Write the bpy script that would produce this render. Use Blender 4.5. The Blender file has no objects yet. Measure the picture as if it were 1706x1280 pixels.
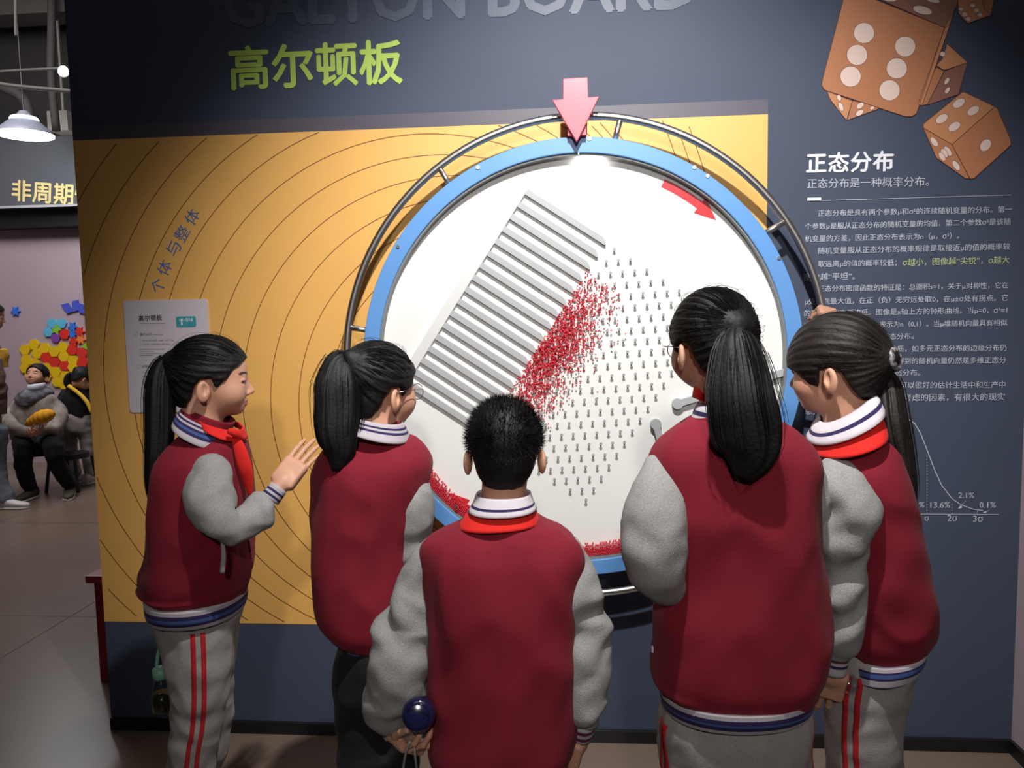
import bpy, bmesh, math, random
import numpy as np
from mathutils import Vector, Matrix
random.seed(7); RNG = np.random.default_rng(7)
C = bpy.context.scene.collection
SC = bpy.context.scene
PI = math.pi

# ------------------------------------------------------------------ camera, world, lights, exposure
CAM = np.array([0.0, -2.63515307, 1.5]); FPX = 1294.52
CR = np.array([0.99671032, 0.07900814, -0.01806238])
CU = np.array([0.01105032, 0.08830412, 0.99603227])
CF = np.array([-0.08028964, 0.99295523, -0.08714056])
cam_d = bpy.data.cameras.new('camera'); cam = bpy.data.objects.new('camera', cam_d); C.objects.link(cam)
cam_d.sensor_width = 36; cam_d.lens = 36 * FPX / 1706; cam_d.clip_start = 0.05
cam.matrix_world = Matrix(((CR[0], CU[0], -CF[0], CAM[0]), (CR[1], CU[1], -CF[1], CAM[1]), (CR[2], CU[2], -CF[2], CAM[2]), (0, 0, 0, 1)))
SC.camera = cam
SC.view_settings.view_transform = 'Standard'; SC.view_settings.look = 'None'
SC.view_settings.gamma = 1; SC.view_settings.use_curve_mapping = False; SC.view_settings.exposure = 0.0
w = bpy.data.worlds.new('world'); SC.world = w; w.use_nodes = True
w.node_tree.nodes['Background'].inputs[0].default_value = (0.80, 0.88, 1.0, 1)
w.node_tree.nodes['Background'].inputs[1].default_value = 0.13

def look(o, tgt):
    d = Vector(tgt) - o.location; o.rotation_euler = d.to_track_quat('-Z', 'Y').to_euler()
def spot(name, loc, tgt, power, size, blend, radius, col=(1, 1, 1)):
    l = bpy.data.lights.new(name, 'SPOT'); l.energy = power; l.spot_size = math.radians(size); l.spot_blend = blend
    l.shadow_soft_size = radius; l.color = col
    o = bpy.data.objects.new(name, l); C.objects.link(o); o.location = loc; look(o, tgt); return o
def area(name, loc, tgt, power, sx, sy, col=(1, 1, 1)):
    l = bpy.data.lights.new(name, 'AREA'); l.energy = power; l.shape = 'RECTANGLE'; l.size = sx; l.size_y = sy; l.color = col
    o = bpy.data.objects.new(name, l); C.objects.link(o); o.location = loc; look(o, tgt); return o
spot('wheel_spotlight', (0.10, -1.78, 3.15), (0.10, 0, 1.25), 330, 80, 0.8, 0.035, (1.0, 0.99, 0.97))
spot('hall_spotlight', (0.15, -4.4, 2.75), (-0.05, -0.2, 1.2), 190, 46, 0.9, 0.10, (1.0, 0.96, 0.92))
area('fill_light_near', (0.3, -2.6, 3.9), (0.1, -0.8, 0.8), 9, 2.4, 1.6, (0.95, 0.97, 1.0))  # unseen overhead panel, added as weak ambient fill
area('fill_light_far', (-4.4, 2.6, 4.0), (-4.7, 4.6, 0.9), 95, 1.6, 1.6, (1.0, 0.93, 0.93))  # unseen panel, added to brighten the far wall and its pieces

# ------------------------------------------------------------------ helpers
def ray(px, py):
    return (px - 853) / FPX * CR - (py - 640) / FPX * CU + CF
def at(px, py, y):
    d = ray(px, py); t = (y - CAM[1]) / d[1]; return CAM + t * d
def floor_at(px, py):
    d = ray(px, py); t = -CAM[2] / d[2]; return CAM + t * d
def mpp(y, px=853, py=640):
    """metres per pixel at the world depth y"""
    return float(np.linalg.norm(at(px + 1, py, y) - at(px, py, y)))

def srgb(r, g, b):
    f = lambda c: (c / 255 / 12.92) if c / 255 <= 0.04045 else ((c / 255 + 0.055) / 1.055) ** 2.4
    return (f(r), f(g), f(b), 1)
MATS = {}
def mat(name, rgb, rough=0.6, metal=0.0, noise=0.0, scale=20.0, bump=0.0, bscale=200.0, stretch=None, emit=None, spec=0.5, sheen=0.0, coat=0.0, alpha=None, trans=0.0, aniso=0.0, dark=None):
    m = bpy.data.materials.new(name); m.use_nodes = True; nt = m.node_tree; N = nt.nodes; L = nt.links
    b = N['Principled BSDF']; c = srgb(*rgb); b.inputs['Base Color'].default_value = c
    b.inputs['Roughness'].default_value = rough; b.inputs['Metallic'].default_value = metal
    b.inputs['Specular IOR Level'].default_value = spec
    if sheen: b.inputs['Sheen Weight'].default_value = sheen; b.inputs['Sheen Roughness'].default_value = 0.5
    if coat: b.inputs['Coat Weight'].default_value = coat
    if trans: b.inputs['Transmission Weight'].default_value = trans
    if emit: b.inputs['Emission Color'].default_value = c; b.inputs['Emission Strength'].default_value = emit
    tc = N.new('ShaderNodeTexCoord'); mp = N.new('ShaderNodeMapping'); L.new(tc.outputs['Object'], mp.inputs[0])
    if stretch: mp.inputs['Scale'].default_value = stretch
    if noise:
        n = N.new('ShaderNodeTexNoise'); n.inputs['Scale'].default_value = scale; n.inputs['Detail'].default_value = 5
        L.new(mp.outputs[0], n.inputs['Vector'])
        r = N.new('ShaderNodeValToRGB'); L.new(n.outputs[0], r.inputs[0])
        lo = dark if dark else None
        r.color_ramp.elements[0].position = 0.3; r.color_ramp.elements[1].position = 0.7
        k0, k1 = 1 - noise, 1 + noise
        r.color_ramp.elements[0].color = srgb(*lo) if lo else tuple(min(1, v * k0) for v in c[:3]) + (1,)
        r.color_ramp.elements[1].color = tuple(min(1, v * k1) for v in c[:3]) + (1,)
        L.new(r.outputs[0], b.inputs['Base Color'])
    if bump:
        n2 = N.new('ShaderNodeTexNoise'); n2.inputs['Scale'].default_value = bscale; n2.inputs['Detail'].default_value = 4
        L.new(mp.outputs[0], n2.inputs['Vector'])
        bp = N.new('ShaderNodeBump'); bp.inputs['Strength'].default_value = bump; bp.inputs['Distance'].default_value = 0.002
        L.new(n2.outputs[0], bp.inputs['Height']); L.new(bp.outputs[0], b.inputs['Normal'])
    MATS[name] = m; return m
def clear_mat(name, rgb, gloss=0.10, tint=1.0):
    """thin clear plastic or glass: transparent with a fresnel gloss"""
    m = bpy.data.materials.new(name); m.use_nodes = True; nt = m.node_tree; N = nt.nodes; L = nt.links
    for n in list(N): N.remove(n)
    o = N.new('ShaderNodeOutputMaterial'); t = N.new('ShaderNodeBsdfTransparent'); g = N.new('ShaderNodeBsdfGlossy')
    t.inputs[0].default_value = tuple(v * tint for v in srgb(*rgb)[:3]) + (1,); g.inputs['Roughness'].default_value = 0.08
    f = N.new('ShaderNodeLayerWeight'); f.inputs[0].default_value = 0.35; pw = N.new('ShaderNodeMath'); pw.operation = 'POWER'; pw.inputs[1].default_value = 4; L.new(f.outputs['Facing'], pw.inputs[0]); ad = N.new('ShaderNodeMath'); ad.operation = 'MULTIPLY_ADD'; ad.inputs[1].default_value = 0.35; ad.inputs[2].default_value = gloss
    mx = N.new('ShaderNodeMixShader'); L.new(pw.outputs[0], ad.inputs[0]); L.new(ad.outputs[0], mx.inputs[0])
    L.new(t.outputs[0], mx.inputs[1]); L.new(g.outputs[0], mx.inputs[2]); L.new(mx.outputs[0], o.inputs[0]); MATS[name] = m; return m

def wloc(p):
    v = np.zeros(3)
    while p is not None: v += np.array(p.location); p = p.parent
    return v
def obj(name, verts, faces, m, parent=None, smooth=False, loc=None, midx=None):
    """verts in world metres; the mesh is stored relative to the parent (or to loc)"""
    me = bpy.data.meshes.new(name); o = bpy.data.objects.new(name, me); C.objects.link(o)
    if parent is not None: o.parent = parent; off = wloc(parent)
    else: off = np.zeros(3)
    if loc is not None: o.location = Vector(np.array(loc) - off); off = np.array(loc, float)
    V = np.asarray(verts, float) - off
    me.from_pydata(V.tolist(), [], [list(map(int, f)) for f in faces] if not isinstance(faces, np.ndarray) else faces.tolist())
    for mm in (m if isinstance(m, (list, tuple)) else [m]): me.materials.append(mm)
    if midx is not None: me.polygons.foreach_set('material_index', np.asarray(midx, dtype=np.int32))
    if smooth: me.polygons.foreach_set('use_smooth', np.ones(len(me.polygons), dtype=bool))
    me.update(); return o
def tag(o, label=None, cat=None, group=None, kind=None):
    for k, v in (('label', label), ('category', cat), ('group', group), ('kind', kind)):
        if v: o[k] = v
    return o
def thing(name, label, cat, loc=(0, 0, 0), group=None):
    o = bpy.data.objects.new(name, None); C.objects.link(o); o.location = Vector([float(a) for a in loc]); o.empty_display_size = 0.1
    return tag(o, label, cat, group)
def boxv(lo, hi):
    x0, y0, z0 = lo; x1, y1, z1 = hi
    v = [(x0, y0, z0), (x1, y0, z0), (x1, y1, z0), (x0, y1, z0), (x0, y0, z1), (x1, y0, z1), (x1, y1, z1), (x0, y1, z1)]
    f = [(0, 3, 2, 1), (4, 5, 6, 7), (0, 1, 5, 4), (1, 2, 6, 5), (2, 3, 7, 6), (3, 0, 4, 7)]
    return v, f
def join(parts):
    V = []; F = []
    for v, f in parts:
        k = len(V); V += [tuple(p) for p in v]; F += [tuple(int(i) + k for i in q) for q in f]
    return V, F
def bevel_obj(o, w=0.004, seg=2):
    md = o.modifiers.new('bevel', 'BEVEL'); md.width = w; md.segments = seg; md.limit_method = 'ANGLE'; return o
def prism(pts, a, b):
    """closed outline pts (x,z) extruded between y=a (front) and y=b"""
    n = len(pts); v = [(p[0], a, p[1]) for p in pts] + [(p[0], b, p[1]) for p in pts]
    f = [tuple(range(n)), tuple(range(2 * n - 1, n - 1, -1))] + [(i, i + n, (i + 1) % n + n, (i + 1) % n) for i in range(n)]
    return v, f
def frames(P):
    P = np.asarray(P, float); n = len(P); T = np.gradient(P, axis=0); T /= np.linalg.norm(T, axis=1)[:, None] + 1e-12
    up = np.array([0, 0, 1.0]) if abs(T[0][2]) < 0.9 else np.array([0, 1.0, 0])
    u = np.cross(up, T[0]); u /= np.linalg.norm(u); U = [u]
    for i in range(1, n):
        u = U[-1] - T[i] * (U[-1] @ T[i]); u /= np.linalg.norm(u) + 1e-12; U.append(u)
    U = np.array(U); return T, U, np.cross(T, U)
def tube(P, r, seg=10, cap=True, closed=False):
    P = np.asarray(P, float); n = len(P); r = np.broadcast_to(np.asarray(r, float), (n,))
    T, U, W = frames(P)
    a = np.arange(seg) / seg * 2 * PI
    V = (P[:, None, :] + r[:, None, None] * (np.cos(a)[None, :, None] * U[:, None, :] + np.sin(a)[None, :, None] * W[:, None, :])).reshape(-1, 3)
    F = []
    m = n if closed else n - 1
    for i in range(m):
        i2 = (i + 1) % n
        for j in range(seg): F.append((i * seg + j, i * seg + (j + 1) % seg, i2 * seg + (j + 1) % seg, i2 * seg + j))
    if cap and not closed:
        F.append(tuple(range(seg - 1, -1, -1))); F.append(tuple((n - 1) * seg + j for j in range(seg)))
    return V.tolist(), F
def cyl(a, b, r, seg=16, r2=None):
    return tube([a, b], [r, r if r2 is None else r2], seg)
def arc_band(cx, cz, r0, r1, a0, a1, ya, yb, n):
    """ring sector between radii r0<r1, angles in radians, front at ya, back at yb"""
    full = abs(a1 - a0) >= 2 * PI - 1e-6; k = n if full else n + 1; V = []; F = []
    for i in range(k):
        t = a0 + (a1 - a0) * i / n; c, s = math.cos(t), math.sin(t)
        V += [(cx + r0 * c, ya, cz + r0 * s), (cx + r1 * c, ya, cz + r1 * s), (cx + r1 * c, yb, cz + r1 * s), (cx + r0 * c, yb, cz + r0 * s)]
    for i in range(n):
        p = i * 4; q = ((i + 1) % k) * 4
        for j in range(4): F.append((p + j, p + (j + 1) % 4, q + (j + 1) % 4, q + j))
    if not full: F += [(3, 2, 1, 0), ((k - 1) * 4, (k - 1) * 4 + 1, (k - 1) * 4 + 2, (k - 1) * 4 + 3)]
    return V, F
def disc(cx, cz, r, y, n=24, rx=None):
    return [(cx + (rx or r) * math.cos(i / n * 2 * PI), y, cz + r * math.sin(i / n * 2 * PI)) for i in range(n)], [tuple(range(n))[::-1]]

# ------------------------------------------------------------------ materials of the setting
M_NAVY = mat('navy_wall_paint', (66, 74, 92), 0.62, spec=0.3, noise=0.05, scale=3, bump=0.05, bscale=300)
M_YEL = mat('orange_yellow_print', (228, 173, 94), 0.5, noise=0.03, scale=4, bump=0.03, bscale=250)
M_PLUM = mat('plum_band_print', (82, 76, 88), 0.5)
M_ARC = mat('brown_arc_print', (120, 70, 30), 0.6)
M_GREEN = mat('lime_lettering', (178, 205, 92), 0.5)
M_WHITE = mat('white_lettering', (225, 225, 232), 0.5)
M_PALE = mat('pale_grey_lettering', (180, 184, 196), 0.5)
M_PALEG = mat('pale_green_lettering', (176, 190, 140), 0.5)
M_GHOST = mat('dim_grey_lettering', (74, 83, 101), 0.5)
M_BLUEL = mat('blue_lettering', (70, 105, 165), 0.5)
M_BASE = mat('black_baseboard', (22, 22, 24), 0.4)
M_FLOOR = mat('polished_grey_concrete', (120, 104, 92), 0.32, noise=0.12, scale=1.7, bump=0.02, bscale=60)
M_JOINT = mat('floor_joint', (60, 54, 50), 0.8)
M_MAUVE = mat('mauve_wall_paint', (178, 160, 168), 0.7, noise=0.03, scale=2)
M_DARK = mat('charcoal_fascia_paint', (78, 82, 88), 0.7)
M_CEIL = mat('dark_grey_ceiling', (84, 80, 76), 0.9, noise=0.15, scale=2)
M_BLACK = mat('black_paint', (16, 16, 17), 0.5)
M_CREAM = mat('cream_lettering', (222, 205, 140), 0.6)

# ------------------------------------------------------------------ setting
XL, XR, ZT = -1.727, 1.458, 3.4
YX0, YX1, YZ0, YZ1 = -1.727, 0.632, 0.4115, 2.1345
wall = obj('wall_back', *boxv((XL, 0, 0), (XR, 0.30, ZT)), M_NAVY); tag(wall, 'dark navy blue exhibit wall behind the big wheel', kind='structure')
def wpart(name, v, f, m, label=None, parent=None, **k):
    o = obj(name, v, f, m, parent or wall, **k)
    if label: o['label'] = label
    return o
wpart('printed_panel', *prism([(YX0, YZ0), (0.03, YZ0), (0.03, 1.0), (YX1, 1.0), (YX1, YZ1), (YX0, YZ1)], -0.0015, 0.0005), M_YEL, 'orange yellow printed field behind the wheel')
wpart('printed_band', *boxv((YX0, -0.0013, YZ1), (YX1, 0.0005, YZ1 + 0.047)), M_PLUM, 'dark plum strip along the top of the yellow field')
bl = obj('baseboard_back', *boxv((XL, -0.012, 0), (XR, 0.0, 0.047)), M_BASE); tag(bl, 'black baseboard along the foot of the navy wall', kind='structure')
bevel_obj(bl, 0.003)

def clip_arc(cx, cz, r, w=0.0026):
    """thin printed arc lines clipped to the yellow field"""
    n = 260; run = []; out = []
    for i in range(n + 1):
        t = i / n * 2 * PI; x, z = cx + r * math.cos(t), cz + r * math.sin(t)
        ok = YX0 + .003 < x < YX1 - .003 and YZ0 + .003 < z < YZ1 - .003 and not (x > .027 and z < 1.003)
        if ok: run.append(t)
        if (not ok or i == n) and run:
            if len(run) > 2: out.append(arc_band(cx, cz, r - w / 2, r + w / 2, run[0], run[-1], -0.0022, -0.0014, len(run) - 1))
            run = []
    return out
for k in range(-4, 17):
    cx, cz, r = -0.642 + 0.047 * k, 1.296 - 0.016 * k, 1.027 - 0.054 * k
    if k < 0: cx, cz, r = -0.642 + 0.055 * k, 1.296 - 0.012 * k, 1.027 - 0.058 * k
    if r < 0.15: break
    parts = clip_arc(cx, cz, r)
    if parts: wpart('printed_arc', *join(parts), M_ARC)
for k in range(3):
    wpart('printed_arc', *join(clip_arc(-1.77, 1.29, 2.30 - k * 0.036)), M_ARC)

# floor slabs with recessed joints
fl = obj('floor', *boxv((-8, -6.0, -0.06), (XR + 1.6, 8.0, -0.012)), M_JOINT); tag(fl, 'dark grey polished floor', kind='structure')
js = [-6.0, -4.2, -2.4, -0.6, 1.05, 2.85, 4.65, 6.4, 8.0]; xs = [-8, -6.2, -4.4, -2.6, -0.8, 1.0, XR + 1.6]
for a, b in zip(js[:-1], js[1:]):
    for c, d in zip(xs[:-1], xs[1:]):
        wpart('slab', *boxv((c + .002, a + .002, -0.03), (d - .002, b - .002, 0)), M_FLOOR, parent=fl)
sw = obj('wall_right', *boxv((XR, -6.0, 0), (XR + 0.15, 0.30, ZT)), M_MAUVE); tag(sw, 'pale mauve side wall at the right end of the navy wall', kind='structure')
sb = obj('baseboard_right', *boxv((XR - 0.012, -6.0, 0), (XR, -0.012, 0.047)), M_BASE); tag(sb, 'black baseboard along the mauve side wall', kind='structure')
YF = 5.3
fw = obj('wall_far', *boxv((-8, YF, 0), (3.0, YF + 0.2, 4.8)), M_MAUVE); tag(fw, 'mauve far wall carrying colourful hexagon pieces', kind='structure')
fz0, fz1 = at(60, 344, 4.9)[2], at(60, 228, 4.9)[2]
fa = obj('trim_1', *boxv((-8, 4.9, fz0), (3.0, YF, fz1)), M_DARK); tag(fa, 'charcoal fascia band with cream lettering high on the far wall', kind='structure')
wpart('edge_strip', *boxv((-8, 4.885, fz0 - 0.012), (3.0, 4.9, fz0 + 0.012)), mat('pale_edge_strip', (170, 170, 175), 0.5), parent=fa)
so = obj('soffit_shade', *boxv((-8, 5.05, at(60, 377, 5.05)[2]), (3.0, YF, fz0)), M_BLACK); tag(so, 'soffit shadow below the fascia, built as a black band', kind='structure')  # black box stands in for the shade under the fascia
wl = obj('wall_left', *boxv((-8.2, -6.0, 0), (-8, YF + .2, 4.8)), M_MAUVE); tag(wl, 'mauve wall at the far left of the hall', kind='structure')
wn = obj('wall_front', *boxv((-8, -6.2, 0), (XR + .15, -6.0, 4.8)), mat('taupe_wall_paint', (120, 112, 112), 0.8)); tag(wn, 'taupe wall behind the viewer', kind='structure')
ce = obj('ceiling', *boxv((-8.2, -6.2, 4.8), (3.0, YF + .2, 4.95)), M_CEIL); tag(ce, 'dark grey exposed ceiling', kind='structure')
# ------------------------------------------------------------------ lettering (flat print)
DG = bpy.context.evaluated_depsgraph_get
def text_mesh(body, bold=0.0, space=1.0):
    cu = bpy.data.curves.new('t', 'FONT'); cu.body = body; cu.size = 1; cu.resolution_u = 2; cu.offset = bold; cu.space_character = space
    o = bpy.data.objects.new('t', cu); C.objects.link(o); dg = DG(); dg.update()
    me = bpy.data.meshes.new_from_object(o.evaluated_get(dg))
    n = len(me.vertices); co = np.empty(n * 3, np.float32); me.vertices.foreach_get('co', co); co = co.reshape(-1, 3).astype(float)
    F = [tuple(p.vertices) for p in me.polygons]
    bpy.data.objects.remove(o); bpy.data.curves.remove(cu); bpy.data.meshes.remove(me)
    return co, F
def lettering(body, p0, p1, m, parent, y=-0.0025, bold=0.0, name='lettering', label=None, space=1.0, hs=1.0, off=0.0):
    """p0, p1: pixel middle-left and middle-right of the line, on the plane y"""
    co, F = text_mesh(body, 0.0, space); a, b = at(*p0, y), at(*p1, y); d = b - a; L = np.linalg.norm(d); d /= L; up = np.array([-d[2], 0, d[0]])
    lo, hi = co.min(0), co.max(0); s = L / (hi[0] - lo[0]); mz = (lo[1] + hi[1]) / 2
    if bold > 0.003:
        n0 = len(co); k = bold * 1.0; shifts = [(0, 0), (k, 0), (-k, 0), (0, k), (0, -k)] if bold > .015 else [(k * .7, 0), (-k * .7, 0)]
        co = np.concatenate([co + np.array([sx, sy, -.00002 * i]) for i, (sx, sy) in enumerate(shifts)]); F = [tuple(q + n0 * i for q in f) for i in range(len(shifts)) for f in F]
    V = a + (co[:, 0:1] - lo[0]) * s * d + (co[:, 1:2] - mz) * s * hs * up + np.array([0, off, 0]) + co[:, 2:3] * np.array([0, 1, 0])
    o = obj(name, V, F, m, parent)
    if label: o['label'] = label
    return o
# headline
lettering('高尔顿板', (383, 114), (669, 102), M_GREEN, wall, bold=0.022, name='headline', label='large lime green Chinese headline')
lettering('GALTON BOARD', (375, 8), (1160, -26), M_GHOST, wall, bold=0.03, name='headline', label='dim oversized latin letters cut by the picture edge', y=-0.002)
lettering('正态分布', (1344, 272), (1488, 268), M_WHITE, wall, bold=0.025, name='heading', label='white bold Chinese heading', space=1.06)
lettering('正态分布是一种概率分布。', (1345, 306), (1548, 302), M_PALE, wall, bold=-0.004, name='lettering')
a, b = at(1345, 335, -.0025), at(1685, 325, -.0025)
wpart('rule', [a + [0, 0, -.0008], b + [0, 0, -.0008], b + [0, 0, .0008], a + [0, 0, .0008]], [(0, 1, 2, 3)], M_PALE)
a, b = at(1345, 332.5, -.0025), at(1368, 332, -.0025)
wpart('rule', [a + [0, 0, -.0055], b + [0, 0, -.0055], b + [0, 0, .0055], a + [0, 0, .0055]], [(0, 1, 2, 3)], M_WHITE)
LINES = [('正态分布是具有两个参数μ和σ²的连续随机变量的分布。第一', 1363, 356, 1686, 349),
 ('个参数μ是服从正态分布的随机变量的均值，第二个参数σ²是该随', 1341, 378, 1684, 369.5),
 ('机变量的方差，因此正态分布表示为n（μ，σ²）。', 1341, 398.5, 1598, 393),
 ('随机变量服从正态分布的概率规律是取接近μ的值的概率较', 1363, 418.5, 1683, 411),
 ('取远离μ的值的概率较低；', 1363, 440.5, 1494, 438),
 ('图像越“平坦”。', 1340, 462, 1424, 460),
 ('正态分布密度函数的特征是：总面积s=1，关于μ对称性，它在', 1363, 481.5, 1680, 475.5),
 ('μ处达到最大值，在正（负）无穷远处取0，在μ±σ处有拐点。它', 1341, 503, 1679, 496.5),
 ('的形状中间高两边低。图像是x轴上方的钟形曲线。当μ=0，σ²=1', 1340, 522.5, 1678, 517),
 ('时，称为标准正态分布，表示为n（0,1）。当μ维随机向量具有相似', 1340, 543, 1678, 538),
 ('的分布规律时，称为多维正态分布。', 1340, 563, 1522, 560),
 ('多元正态分布有极好的性质，如多元正态分布的边缘分布仍', 1363, 583, 1677, 579.5),
 ('是正态分布，它经过线性变换得到的随机向量仍然是多维正态分', 1340, 603.5, 1676, 600),
 ('布，它的线性组合为一元正态分布。', 1340, 623, 1533, 621),
 ('正态分布应用十分广泛，可以很好的估计生活中和生产中', 1363, 643, 1675, 641),
 ('的许多现象，可以忽略很多考虑的因素，有很大的现实', 1340, 664, 1674, 661.5),
 ('意义。', 1340, 684, 1375, 684)]
for s, x0, y0, x1, y1 in LINES: lettering(s, (x0, y0), (x1, y1), M_PALE, wall, bold=0.006)
lettering('σ越小，图像越“尖锐”，σ越大', (1504, 437.5), (1682, 433), M_PALEG, wall, bold=0.006)
# bell curve chart
def polyline(pts, w, m, name, parent=wall, y=-0.0024):
    P = [at(px, py, y) for px, py in pts]; V = []; F = []
    for i, p in enumerate(P):
        t = (P[min(i + 1, len(P) - 1)] - P[max(i - 1, 0)]); t /= np.linalg.norm(t); nrm = np.array([-t[2], 0, t[0]])
        V += [p - nrm * w / 2, p + nrm * w / 2]
    for i in range(len(P) - 1): F.append((2 * i, 2 * i + 2, 2 * i + 3, 2 * i + 1))
    return obj(name, V, F, m, parent)
half = [(1502, 697), (1508, 697.2), (1514, 699), (1524, 706), (1534, 723), (1546, 754), (1558.4, 786.5), (1569, 809), (1586, 831), (1600, 840.6), (1620, 848.4), (1638, 851)]
curve = [(1502 - (x - 1502), y) for x, y in half[::-1]] + half[1:]
polyline(curve, 0.0028, M_PALE, 'bell_curve')
polyline([(1345, 856), (1664, 857.5)], 0.0022, M_PALE, 'chart_axis')
for x, y0 in ((1544.5, 754), (1586, 836), (1628, 850), (1460, 752), (1502, 700)): 
    n = max(1, int((857 - y0) / 5))
    for i in range(n): polyline([(x, 857 - i * 5), (x, 857 - i * 5 - (2.5 if n > 2 else 5))], 0.0012, M_PALE, 'chart_dash')
for s, x0, x1, y in (('34.1%', 1507, 1540, 841.5), ('13.6%', 1550, 1583, 841.5), ('2.1%', 1597, 1623, 825.5), ('0.1%', 1632, 1659, 841.5), ('σ', 1540.5, 1548, 864.5), ('2σ', 1578.5, 1595, 863.5), ('3σ', 1621.5, 1638, 864.5), ('13.6%', 1421, 1454, 841.5), ('34.1%', 1464, 1497, 841.5)):
    lettering(s, (x0, y), (x1, y), M_PALE, wall, bold=0.012)
for p in ([(1609, 834), (1604, 840), (1598, 845)], [(1648, 850), (1644, 853), (1640, 854)]): polyline(p, 0.0012, M_PALE, 'chart_arrow')
def poly(pts, m, name, parent=wall, y=-0.0024, label=None):
    o = obj(name, [at(px, py, y) for px, py in pts], [tuple(range(len(pts)))], m, parent)
    if label: o['label'] = label
    return o
poly([(1596, 848), (1601.5, 842), (1603, 846)], M_WHITE, 'chart_arrow'); poly([(1637, 854), (1643, 851.5), (1643, 855.5)], M_WHITE, 'chart_arrow')

# printed dice
M_D1 = mat('dice_print_front', (176, 116, 80), 0.5); M_D2 = mat('dice_print_light', (190, 130, 90), 0.5)
M_D3 = mat('dice_print_shade', (136, 92, 78), 0.5); M_DL = mat('dice_print_line', (96, 48, 40), 0.5); M_PIP = mat('dice_print_pip', (222, 196, 184), 0.5)
def ell_px(cx, cy, rx, ry, ang, n=22):
    c, s = math.cos(math.radians(ang)), math.sin(math.radians(ang))
    return [(cx + rx * math.cos(t) * c - ry * math.sin(t) * s, cy + rx * math.cos(t) * s + ry * math.sin(t) * c) for t in [i / n * 2 * PI for i in range(n)]]
def die(faces, pips, yy):
    for k, (pts, m) in enumerate(faces):
        poly(pts, m, 'printed_die_face', y=yy - k * .00004)
        polyline(pts + [pts[0]], 0.0018, M_DL, 'printed_outline', y=yy - 0.00013)
    for k, (cx, cy, rx, ry, a) in enumerate(pips):
        poly(ell_px(cx, cy, rx + .7, ry + .7, a), M_DL, 'printed_outline', y=yy - 0.00016 - k * .00001)
        poly(ell_px(cx, cy, rx, ry, a), M_PIP, 'printed_pip', y=yy - 0.000165 - k * .00001)
# behind, upper right
die([([(1570, 98), (1578, 73), (1612, 104), (1573, 117), (1560, 109)], M_D2), ([(1612, 104), (1597, 157), (1545, 175), (1573, 119)], M_D3), ([(1560, 112), (1573, 119), (1545, 174), (1533, 176), (1531, 172)], M_D1)],
    [(1570.5, 90, 4, 4, 0), (1577.5, 135, 3, 6, 35), (1578.5, 150.5, 3, 6, 35)], -0.0022)
die([([(1378, 152), (1420, 168), (1410, 200), (1383, 166)], M_D2), ([(1420, 168), (1465, 176), (1462, 182), (1412, 200)], M_D1)],
    [(1398, 163, 3.2, 5, -20), (1401, 178, 3.5, 7.5, -20), (1432, 188, 7, 4, -35), (1433, 176, 7, 4, -35), (1453, 180, 4, 2.4, -20)], -0.0022)
die([([(1596, 2), (1602, -12), (1640, -6), (1656, -2), (1651, 25), (1612, 39), (1597, 22)], M_D2), ([(1636, -6), (1658, -8), (1652, 25), (1640, 16)], M_D1)],
    [(1601, 15.5, 4, 3, 0), (1620.5, 9, 4.5, 3.6, 0), (1627, 17.5, 4.5, 3.6, 0), (1633, 25, 4.5, 3.6, 0), (1607, 24, 4.5, 3.8, 0), (1613.5, 31.5, 4.5, 3.6, 0)], -0.0022)
# big die in front
die([([(1405, 0), (1407, -6), (1450, -4), (1574, 46), (1527, 189), (1519, 194), (1508, 194), (1374, 150), (1369, 142), (1371, 130)], M_D1),
     ([(1440, -12), (1600, -20), (1594, 8), (1580, 43), (1574, 46)], M_D3), ([(1574, 46), (1592, 14), (1537, 174), (1529, 174)], M_D2)],
    [(1439.5, 55, 17, 17, 0), (1428, 91.5, 17, 17, 0), (1417, 127.5, 17, 17, 0), (1508, 77.5, 17, 17, 0), (1494, 114, 17, 17, 0), (1482, 150.5, 17, 17, 0), (1537, 17, 16, 6.5, 14), (1481, -2, 12, 4, 10), (1554, 0, 12, 4, 14)], -0.0026)
# front right die
die([([(1604, 153), (1610, 155), (1657, 178), (1586, 241), (1538, 213), (1539, 206)], M_D2), ([(1657, 178), (1661, 180), (1684, 233), (1684, 242), (1623, 297), (1616, 298), (1586, 241)], M_D1),
     ([(1538, 213), (1586, 241), (1616, 298), (1608, 297), (1560, 263)], M_D1)],
    [(1597.5, 172, 11, 6.5, -32), (1621.5, 184.5, 11, 6.5, -32), (1569, 198, 11, 6.5, -32), (1590, 211, 11, 6.5, -32), (1642, 242, 11, 8, -50),
     (1556.5, 236.5, 4.5, 9, -35), (1579, 252, 4.5, 9, -35), (1573.5, 255, 4.5, 8, -35), (1569.5, 261, 4, 8, -35), (1593, 276, 4.5, 9, -35)], -0.0024)
# blue words written along an arc
for ch, cx, cy, rot in (('个', 263, 476, -68), ('体', 274, 446, -64), ('与', 289, 414, -62), ('整', 303, 389, -57), ('体', 320, 361, -55)):
    co, F = text_mesh(ch, 0.0); lo, hi = co.min(0), co.max(0); mid = (lo + hi) / 2; s = 0.050 / max(hi - lo)
    r = math.radians(-rot); c_, s_ = math.cos(r), math.sin(r); q = (co - mid) * s; p = at(cx, cy, -.0025)
    V = [(p[0] + x * c_ - z * s_, p[1], p[2] + x * s_ + z * c_) for x, z, _ in q]
    obj('arc_lettering', V, F, M_BLUEL, wall)

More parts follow.
